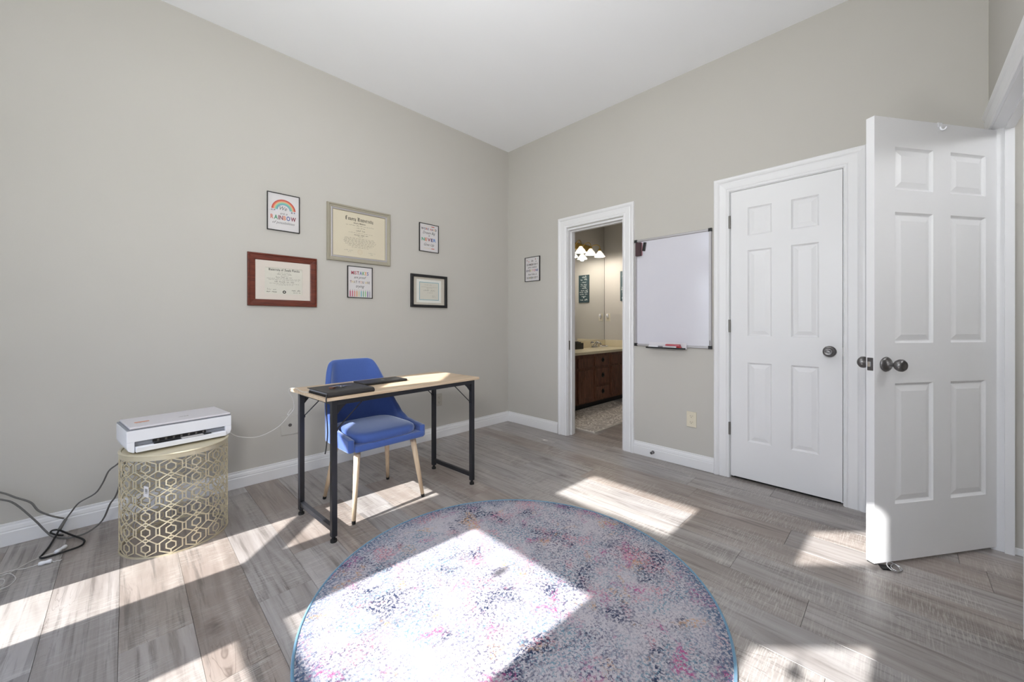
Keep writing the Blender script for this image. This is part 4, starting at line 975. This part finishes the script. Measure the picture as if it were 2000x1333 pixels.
for v, a, b, hh, ww in ((0.092, -0.13, -0.05, 0.009, 0.0006), (0.082, -0.10, -0.075, 0.006, 0.0005), (0.086, 0.07, 0.13, 0.009, 0.0006), (0.074, 0.085, 0.11, 0.005, 0.0005)): scribble(mb, a, b, v, hh, -0.0063, ww, r)
mb.build('signatures', M_ink2, ct, fix=False)
mb = MB(); arc_band(mb, 0.0, 0.090, 0.017, 0.0195, 0, 2*pi, -0.0063, 28); arc_band(mb, 0, 0.090, 0.008, 0.0095, 0, 2*pi, -0.0063, 20); mb.build('seal', plain('seal_tan', (196, 176, 146), 0.6), ct, fix=False)

# black certificate
t = on_wall('framed_certificate', 'black-framed certificate with a grey mat and blue line, lowest at right on the long wall', 'picture', 'A', -1.0435, 1.249)
w, h, fw = 0.391, 0.303, 0.024
frame_piece(t, w, h, fw, 0.026, M_blackp)
sheet(t, 'outer_mat', plain('grey_mat', (196, 190, 178), 0.8), -w/2 + fw - 0.002, w/2 - fw + 0.002, fw - 0.002, h - fw + 0.002, 0.001, 0.005)
sheet(t, 'inner_mat', plain('white_mat', (220, 220, 214), 0.8), -w/2 + 0.062, w/2 - 0.062, 0.045, h - 0.045, 0.0052, 0.0062)
ct = sheet(t, 'certificate', M_cert, -w/2 + 0.090, w/2 - 0.090, 0.068, h - 0.068, 0.0063, 0.0072)
mold('blue_line', plain('blue_line', (132, 168, 178), 0.6), t, -w/2 + 0.090, w/2 - 0.090, 0.068, h - 0.068, [(-0.005, 0.0065), (-0.005, 0.0078), (0.001, 0.0078), (0.001, 0.0065)])
mb = MB(); r = random.Random(31)
for v, a, b, hh, ww in ((0.206, -0.05, 0.03, 0.007, 0.0006), (0.188, -0.085, 0.085, 0.004, 0.0005), (0.179, -0.03, 0.035, 0.004, 0.0005), (0.150, -0.065, 0.07, 0.015, 0.0010), (0.134, -0.02, 0.035, 0.005, 0.0006), (0.108, 0.03, 0.06, 0.007, 0.0006), (0.096, 0.03, 0.07, 0.007, 0.0008)): scribble(mb, a, b, v, hh, -0.0076, ww, r)
mb.build('fine_print', M_ink2, ct, fix=False)

# ================================================================== WHITEBOARD
wb = on_wall('whiteboard', 'portrait whiteboard with an aluminium frame between the two doors', 'whiteboard', 'B', -1.8475, 0.912)
W_, H_ = 0.605, 0.888
MB().box(-W_/2 + 0.006, W_/2 - 0.006, -0.008, -0.001, 0.006, H_ - 0.006).build('board', M_board, wb)
mold('frame', M_alu, wb, -W_/2 + 0.018, W_/2 - 0.018, 0.018, H_ - 0.018, [(0, 0.006), (0, 0.012), (0.003, 0.016), (0.014, 0.016), (0.018, 0.012), (0.018, 0.0)])
for sx in (-1, 1):
    for z in (0.0, H_):
        sz = 1 if z else -1
        MB().box(min(sx*W_/2 + sx*0.002, sx*(W_/2 - 0.022)), max(sx*W_/2 + sx*0.002, sx*(W_/2 - 0.022)), -0.019, -0.0005, min(z + sz*0.002, z - sz*0.022), max(z + sz*0.002, z - sz*0.022)).cyl((sx*(W_/2 - 0.010), -0.019, z - sz*0.010), (sx*(W_/2 - 0.010), -0.0205, z - sz*0.010), 0.005, n=10).build('corner_cap', M_black, wb, bevel=0.003)
MB().box(W_/2 - 0.013, W_/2 - 0.008, -0.0165, -0.0155, 0.024, 0.062).build('maker_label', M_ink2, wb)
tr = on_wall('marker_tray', 'shallow black-edged marker tray clipped under the whiteboard', 'tray', 'B', -1.825, 0.905)
MB().box(-0.155, 0.155, -0.062, -0.022, -0.004, -0.001).build('shelf', M_plast_l, tr)
MB().box(-0.157, 0.157, -0.066, -0.062, -0.005, 0.007).build('front_edge', M_black, tr, bevel=0.001)
MB().box(-0.150, 0.150, -0.0225, -0.0205, -0.004, 0.042).build('back_plate', M_plast_l, tr)
M_red = plain('marker_red', (172, 48, 56), 0.4); M_mgrey = plain('marker_grey', (130, 126, 134), 0.4)
def marker(label, u0, z, yy, cap, body=M_plast, ang=0.0, flip=1):
    t = on_wall('marker', label, 'marker', 'B', -1.825 - u0, 0.905 + z, 'markers in the whiteboard tray'); t.rotation_euler.z += ang
    MB().lathe((0, yy, 0.0085), (flip, 0, 0), [(0, 0), (0.006, 0), (0.0075, 0.003), (0.0075, 0.078), (0.006, 0.080), (0, 0.080)], 12).build('barrel', body, t, smooth=True)
    MB().lathe((0.0805*flip, yy, 0.0085), (flip, 0, 0), [(0, 0), (0.0083, 0), (0.0083, 0.030), (0.007, 0.034), (0, 0.034)], 12).build('cap', cap, t, smooth=True)
marker('white marker with a grey cap, leftmost in the whiteboard tray', -0.140, 0, -0.050, M_mgrey)
marker('white marker with a red cap lying right in the tray, nearest its front edge', 0.005, 0, -0.050, M_red)
marker('red marker lying in the tray next to the board', 0.115, 0, -0.032, M_red, M_red, flip=-1)
er0 = on_wall('board_eraser', 'small pink and red eraser lying on the markers in the tray', 'eraser', 'B', -1.885, 0.9235)
MB().box(-0.062, 0.05, -0.056, -0.030, 0.0, 0.008).build('block', plain('pink_felt', (196, 110, 122), 0.8), er0, bevel=0.001)
MB().box(-0.060, 0.048, -0.0565, -0.0295, 0.0082, 0.013).build('grip', M_red, er0, bevel=0.001)
er = on_wall('board_eraser', 'dark eraser hanging at the top left corner of the whiteboard', 'eraser', 'B', -1.592, 1.662, out=0.0095)
MB().box(-0.030, 0.016, -0.030, -0.006, 0.0, 0.112).build('felt', plain('dark_felt', (72, 54, 58), 0.9), er, bevel=0.003)
MB().box(-0.028, 0.020, -0.0055, 0.0, 0.004, 0.110).build('backing', plain('pink_back', (176, 128, 138), 0.6), er)
cl = on_wall('board_clip', 'small black clip tilted beside the hanging eraser', 'clip', 'B', -1.628, 1.700, out=0.0095)
o = MB().box(-0.016, 0.008, -0.012, 0.0, 0.0, 0.072).build('clip', M_black, cl, bevel=0.002); o.rotation_euler = (0, radians(10), 0)

# ================================================================== OUTLETS
def outlet(label, wall, u, z, plate, face, w=0.072, h=0.116, duplex=True):
    t = on_wall('wall_outlet', label, 'outlet', wall, u, z - h/2)
    MB().box(-w/2, w/2, -0.006, 0.0, 0.0, h).build('cover_plate', plate, t, bevel=0.002)
    if duplex:
        for zc in (h*0.30, h*0.70):
            r_ = MB(); r_.poly([(0.017*cos(a)*1.0, zc + 0.014*sin(a)) for a in [2*pi*i/16 for i in range(16)]], -0.0085, -0.006, 'y'); rc = r_.build('receptacle', face, t)
            MB().box(-0.008, -0.006, -0.0089, -0.0085, zc - 0.001, zc + 0.008).box(0.006, 0.008, -0.0089, -0.0085, zc - 0.001, zc + 0.007).cyl((0, -0.0089, zc - 0.007), (0, -0.0085, zc - 0.007), 0.0025, n=8).build('slots', M_ink, rc)
    return t
outlet('beige painted outlet behind the desk on the long wall', 'A', -0.934, 0.366, M_platepaint, M_platepaint)
t = on_wall('cable_outlet', 'square painted cable socket plate low on the long wall by the desk leg', 'outlet', 'A', -2.215, 0.295)
MB().box(-0.058, 0.058, -0.005, 0.0, 0.0, 0.135).build('cover_plate', M_wall, t, bevel=0.002)
MB().lathe((0, -0.005, 0.068), (0, -1, 0), [(0, 0), (0.012, 0), (0.012, 0.001), (0.005, 0.0015), (0.005, 0.008), (0, 0.008)], 12).build('coaxial_socket', M_nickel, t)
outlet('ivory outlet on the wall below the whiteboard', 'B', -2.004, 0.367, M_ivory, M_ivory)

# ================================================================== BATHROOM
mi = thing('mirror', 'x', 'mirror', (1.29, 0.19, 0.845))
MB().box(-1.04, 1.030, -0.006, -0.001, 0, 1.285).build('glass', M_mirror, mi)
MB().box(1.0302, 1.038, -0.007, -0.001, 0, 1.285).box(-1.04, 1.030, -0.007, -0.001, 1.2852, 1.288).build('edge_trim', M_hinge, mi)
tag(mi, 'large frameless mirror over the bathroom vanity', 'mirror')
va = thing('vanity', 'dark wood bathroom vanity with a cream countertop', 'vanity', (1.48, 0.19, 0))
def vb(x0, x1, y0, y1, z0, z1): return MB().box(x0 - 1.48, x1 - 1.48, y0 - 0.19, y1 - 0.19, z0, z1)
vb(0.45, 2.328, -0.300, 0.188, 0.075, 0.70).build('carcass', M_walnut, va, bevel=0.002)
vb(0.45, 2.328, -0.245, 0.188, 0.0, 0.075).build('toe_kick', M_black, va)
ctp = vb(0.44, 2.328, -0.335, 0.186, 0.702, 0.738).build('countertop', M_counter, va, bevel=0.006, seg=3)
vb(0.44, 2.328, 0.168, 0.186, 0.739, 0.842).build('backsplash', M_counter, va, bevel=0.004)
vb(2.310, 2.328, -0.33, 0.1675, 0.739, 0.842).build('side_splash', M_counter, va, bevel=0.004)
M_pull = plain('dark_pull', (40, 44, 44), 0.35, 0.7)
def ring_pull(par, x, z):
    MB().lathe((x - 1.48, -0.321 - 0.19, z), (0, -1, 0), [(0, 0), (0.032, 0), (0.032, 0.002), (0.02, 0.004), (0.010, 0.008), (0.012, 0.018), (0, 0.02)], 18).build('pull', M_pull, par)
def dfront(name, x0, x1, z0, z1, pull=False, raised=True, arch=False):
    f = vb(x0, x1, -0.3205, -0.3005, z0, z1).build(name, M_walnut, va, bevel=0.004)
    if arch:
        c = (x0 + x1)/2; a, b, za, zb = x0 + 0.055, x1 - 0.055, z0 + 0.055, z1 - 0.06
        o = [(a, za), (b, za), (b, zb - 0.085), (c + 0.055, zb - 0.05), (c + 0.02, zb), (c - 0.02, zb), (c - 0.055, zb - 0.05), (a, zb - 0.085)]
        MB().poly([(u - 1.48, v) for u, v in o], -0.326 - 0.19, -0.3205 - 0.19, 'y').build('raised_panel', M_walnut, f, bevel=0.004)
    if pull: ring_pull(f, (x0+x1)/2, (z0+z1)/2 + 0.01)
    return f
dfront('false_drawer_front', 0.915, 1.225, 0.535, 0.655); dfront('door', 0.915, 1.225, 0.095, 0.50, arch=True)
dfront('false_drawer_front', 0.52, 0.86, 0.535, 0.655); dfront('door', 0.52, 0.86, 0.095, 0.50, arch=True)
for z0, z1 in ((0.54, 0.665), (0.295, 0.505), (0.10, 0.265)): dfront('drawer', 1.30, 1.63, z0, z1, pull=True)
dfront('false_drawer_front', 1.70, 2.27, 0.54, 0.665); dfront('door', 1.70, 1.98, 0.11, 0.51, arch=True); dfront('door', 1.99, 2.27, 0.11, 0.51, arch=True)
# basin rim
bs = MB(); rings = []
for rx_, ry_, z in ((0.235, 0.165, 0.7385), (0.225, 0.155, 0.743), (0.205, 0.14, 0.741), (0.17, 0.115, 0.7395)): rings.append([bs.bm.verts.new((1.95 - 1.48 + rx_*cos(2*pi*i/36), -0.10 - 0.19 + ry_*sin(2*pi*i/36), z)) for i in range(36)])
for A_, B_ in zip(rings, rings[1:]):
    for i in range(36): bs.bm.faces.new((A_[i], A_[(i+1)%36], B_[(i+1)%36], B_[i]))
bs.bm.faces.new(rings[-1]); bs.build('basin', M_counter, va, smooth=True)
fa = thing('faucet', 'chrome faucet with clear knobs at the bathroom sink', 'faucet', (1.905, 0.095, 0.7385))
MB().poly([(-0.08 + 0.0, -0.02), (0.08, -0.02), (0.08, 0.02), (-0.08, 0.02)], 0, 0.012, 'z').build('deck_plate', M_chrome, fa, bevel=0.006, seg=3)
MB().tube([(0, 0, 0.01), (0, -0.005, 0.05), (0, -0.04, 0.075), (0, -0.09, 0.070), (0, -0.115, 0.05)], lambda u: 0.015 - 0.005*u, n=12).build('spout', M_chrome, fa, smooth=True)
for sx in (-1, 1): MB().lathe((sx*0.055, 0, 0.012), (sx*0.25, -0.1, 1), [(0, 0), (0.018, 0), (0.012, 0.02), (0.010, 0.035), (0.024, 0.045), (0.028, 0.065), (0.018, 0.08), (0, 0.082)], 10).build('handle', M_chrome, fa, smooth=False)
so = thing('soap_dish', 'small white soap dish beside the faucet', 'soap dish', (2.12, 0.07, 0.7385))
MB().lathe((0, 0, 0), (0, 0, 1), [(0, 0), (0.045, 0), (0.065, 0.016), (0.068, 0.022), (0.060, 0.020), (0.04, 0.008), (0, 0.008)], 24).build('dish', M_plast, so, smooth=True)
MB().box(-0.035, 0.03, -0.02, 0.02, 0.012, 0.028).build('soap_bar', plain('soap_dark', (84, 60, 54), 0.6), so, bevel=0.007, seg=3)
bk = thing('black_box', 'black box with an open top at the left end of the counter', 'box', (1.46, 0.075, 0.7385))
MB().box(-0.12, 0.06, -0.05, 0.05, 0, 0.085).box(-0.12, 0.0, -0.05, 0.05, 0.085, 0.10).build('case', M_black, bk, bevel=0.004)
MB().box(-0.11, -0.02, -0.02, 0.03, 0.1005, 0.108).build('lid_flap', M_black, bk)
# light bar
lf = on_wall('vanity_light', 'brass light bar with three lit frosted glass shades above the mirror', 'wall lamp', 'bath_mirror', 1.70, 2.215)
MB().box(-0.22, 0.22, -0.022, 0.0, -0.05, 0.055).build('back_plate', M_brass, lf, bevel=0.01, seg=3)
for dx in (-0.245, 0.0, 0.24):
    MB().tube([(dx*0.75, -0.024, 0.01), (dx*0.8, -0.06, 0.045), (dx*0.95, -0.12, 0.06), (dx, -0.16, 0.03), (dx, -0.16, -0.01)], 0.006, n=8).build('arm', M_brass, lf, smooth=True)
    MB().lathe((dx, -0.16, -0.005), (0, 0, -1), [(0, 0), (0.020, 0), (0.024, 0.015), (0.022, 0.03), (0, 0.03)], 14).build('socket_cup', M_brass, lf, smooth=True)
    MB().lathe((dx, -0.16, -0.036), (0, 0, -1), [(0.020, 0), (0.030, 0.015), (0.055, 0.045), (0.078, 0.085), (0.075, 0.085), (0.050, 0.046), (0.024, 0.018), (0.0, 0.012)], 24).build('lamp_shade', M_lamp, lf, smooth=True)
    L = bpy.data.lights.new('vanity_bulb', 'POINT'); L.energy = 7.5; L.shadow_soft_size = 0.03; L.color = (1, 0.9, 0.78)
    lo = bpy.data.objects.new('vanity_bulb', L); COL.objects.link(lo); lo.parent = lf; lo.location = (dx, -0.16, -0.12)
# sign, switches on the far side wall
sg = on_wall('word_sign', 'tall narrow dark teal sign with white words on the bathroom side wall', 'sign', 'bath_side', -0.20, 1.445)
MB().box(-0.10, 0.10, -0.018, 0.0, 0.0, 0.455).build('board', M_teal, sg, bevel=0.002)
mb = MB(); r = random.Random(5); v = 0.405
for k_i in range(11):
    hh = r.choice((0.016, 0.022, 0.028)); half = r.uniform(0.045, 0.085)
    scribble(mb, -half, half, v, hh, -0.0184, 0.0035, r, slant=0.0); v -= hh + 0.013
    if v < 0.06: break
put_text(mb, '&', 0.04, 0, 0.075, -0.0184, 0, 0.001, 0.03); scribble(mb, -0.075, 0.075, 0.030, 0.028, -0.0184, 0.005, r, slant=0.0)
mb.build('lettering', plain('sign_white', (206, 210, 208), 0.6), sg, fix=False)
t = outlet('ivory outlet with a small nightlight beside the mirror', 'bath_side', 0.118, 1.197, M_ivory, M_ivory)
nl = on_wall('night_light', 'small white nightlight plugged into the outlet beside the mirror', 'night light', 'bath_side', 0.118, 1.205, out=0.0105)
MB().lathe((0, -0.014, 0.0), (0, 0, 1), [(0, 0), (0.014, 0.0), (0.020, 0.012), (0.018, 0.035), (0.008, 0.046), (0, 0.047)], 14).build('globe', M_plast, nl, smooth=True)
MB().box(-0.016, 0.016, -0.012, 0.0, -0.012, 0.02).build('plug_body', M_plast, nl, bevel=0.002)
t = on_wall('light_switch', 'white light switch on the bathroom side wall seen in the mirror', 'switch', 'bath_side', -0.42, 1.225)
MB().box(-0.036, 0.036, -0.006, 0.0, 0.0, 0.116).build('cover_plate', M_plast, t, bevel=0.002)
MB().box(-0.006, 0.006, -0.014, -0.006, 0.048, 0.070).build('toggle', M_plast, t, bevel=0.001)
bm_ = thing('bath_mat', 'cream patterned mat on the bathroom floor in front of the vanity', 'rug', (1.03, -0.63, 0), 0)
MB().box(-0.75, 0.75, -0.33, 0.35, 0.001, 0.010).build('pile', M_bmat, bm_, bevel=0.004)
MB().box(-0.765, -0.7505, -0.34, 0.36, 0.001, 0.007).box(0.7505, 0.765, -0.34, 0.36, 0.001, 0.007).box(-0.75, 0.75, -0.34, -0.3305, 0.001, 0.007).box(-0.75, 0.75, 0.3505, 0.36, 0.001, 0.007).build('hem', plain('mat_hem', (206, 200, 192), 0.9), bm_)
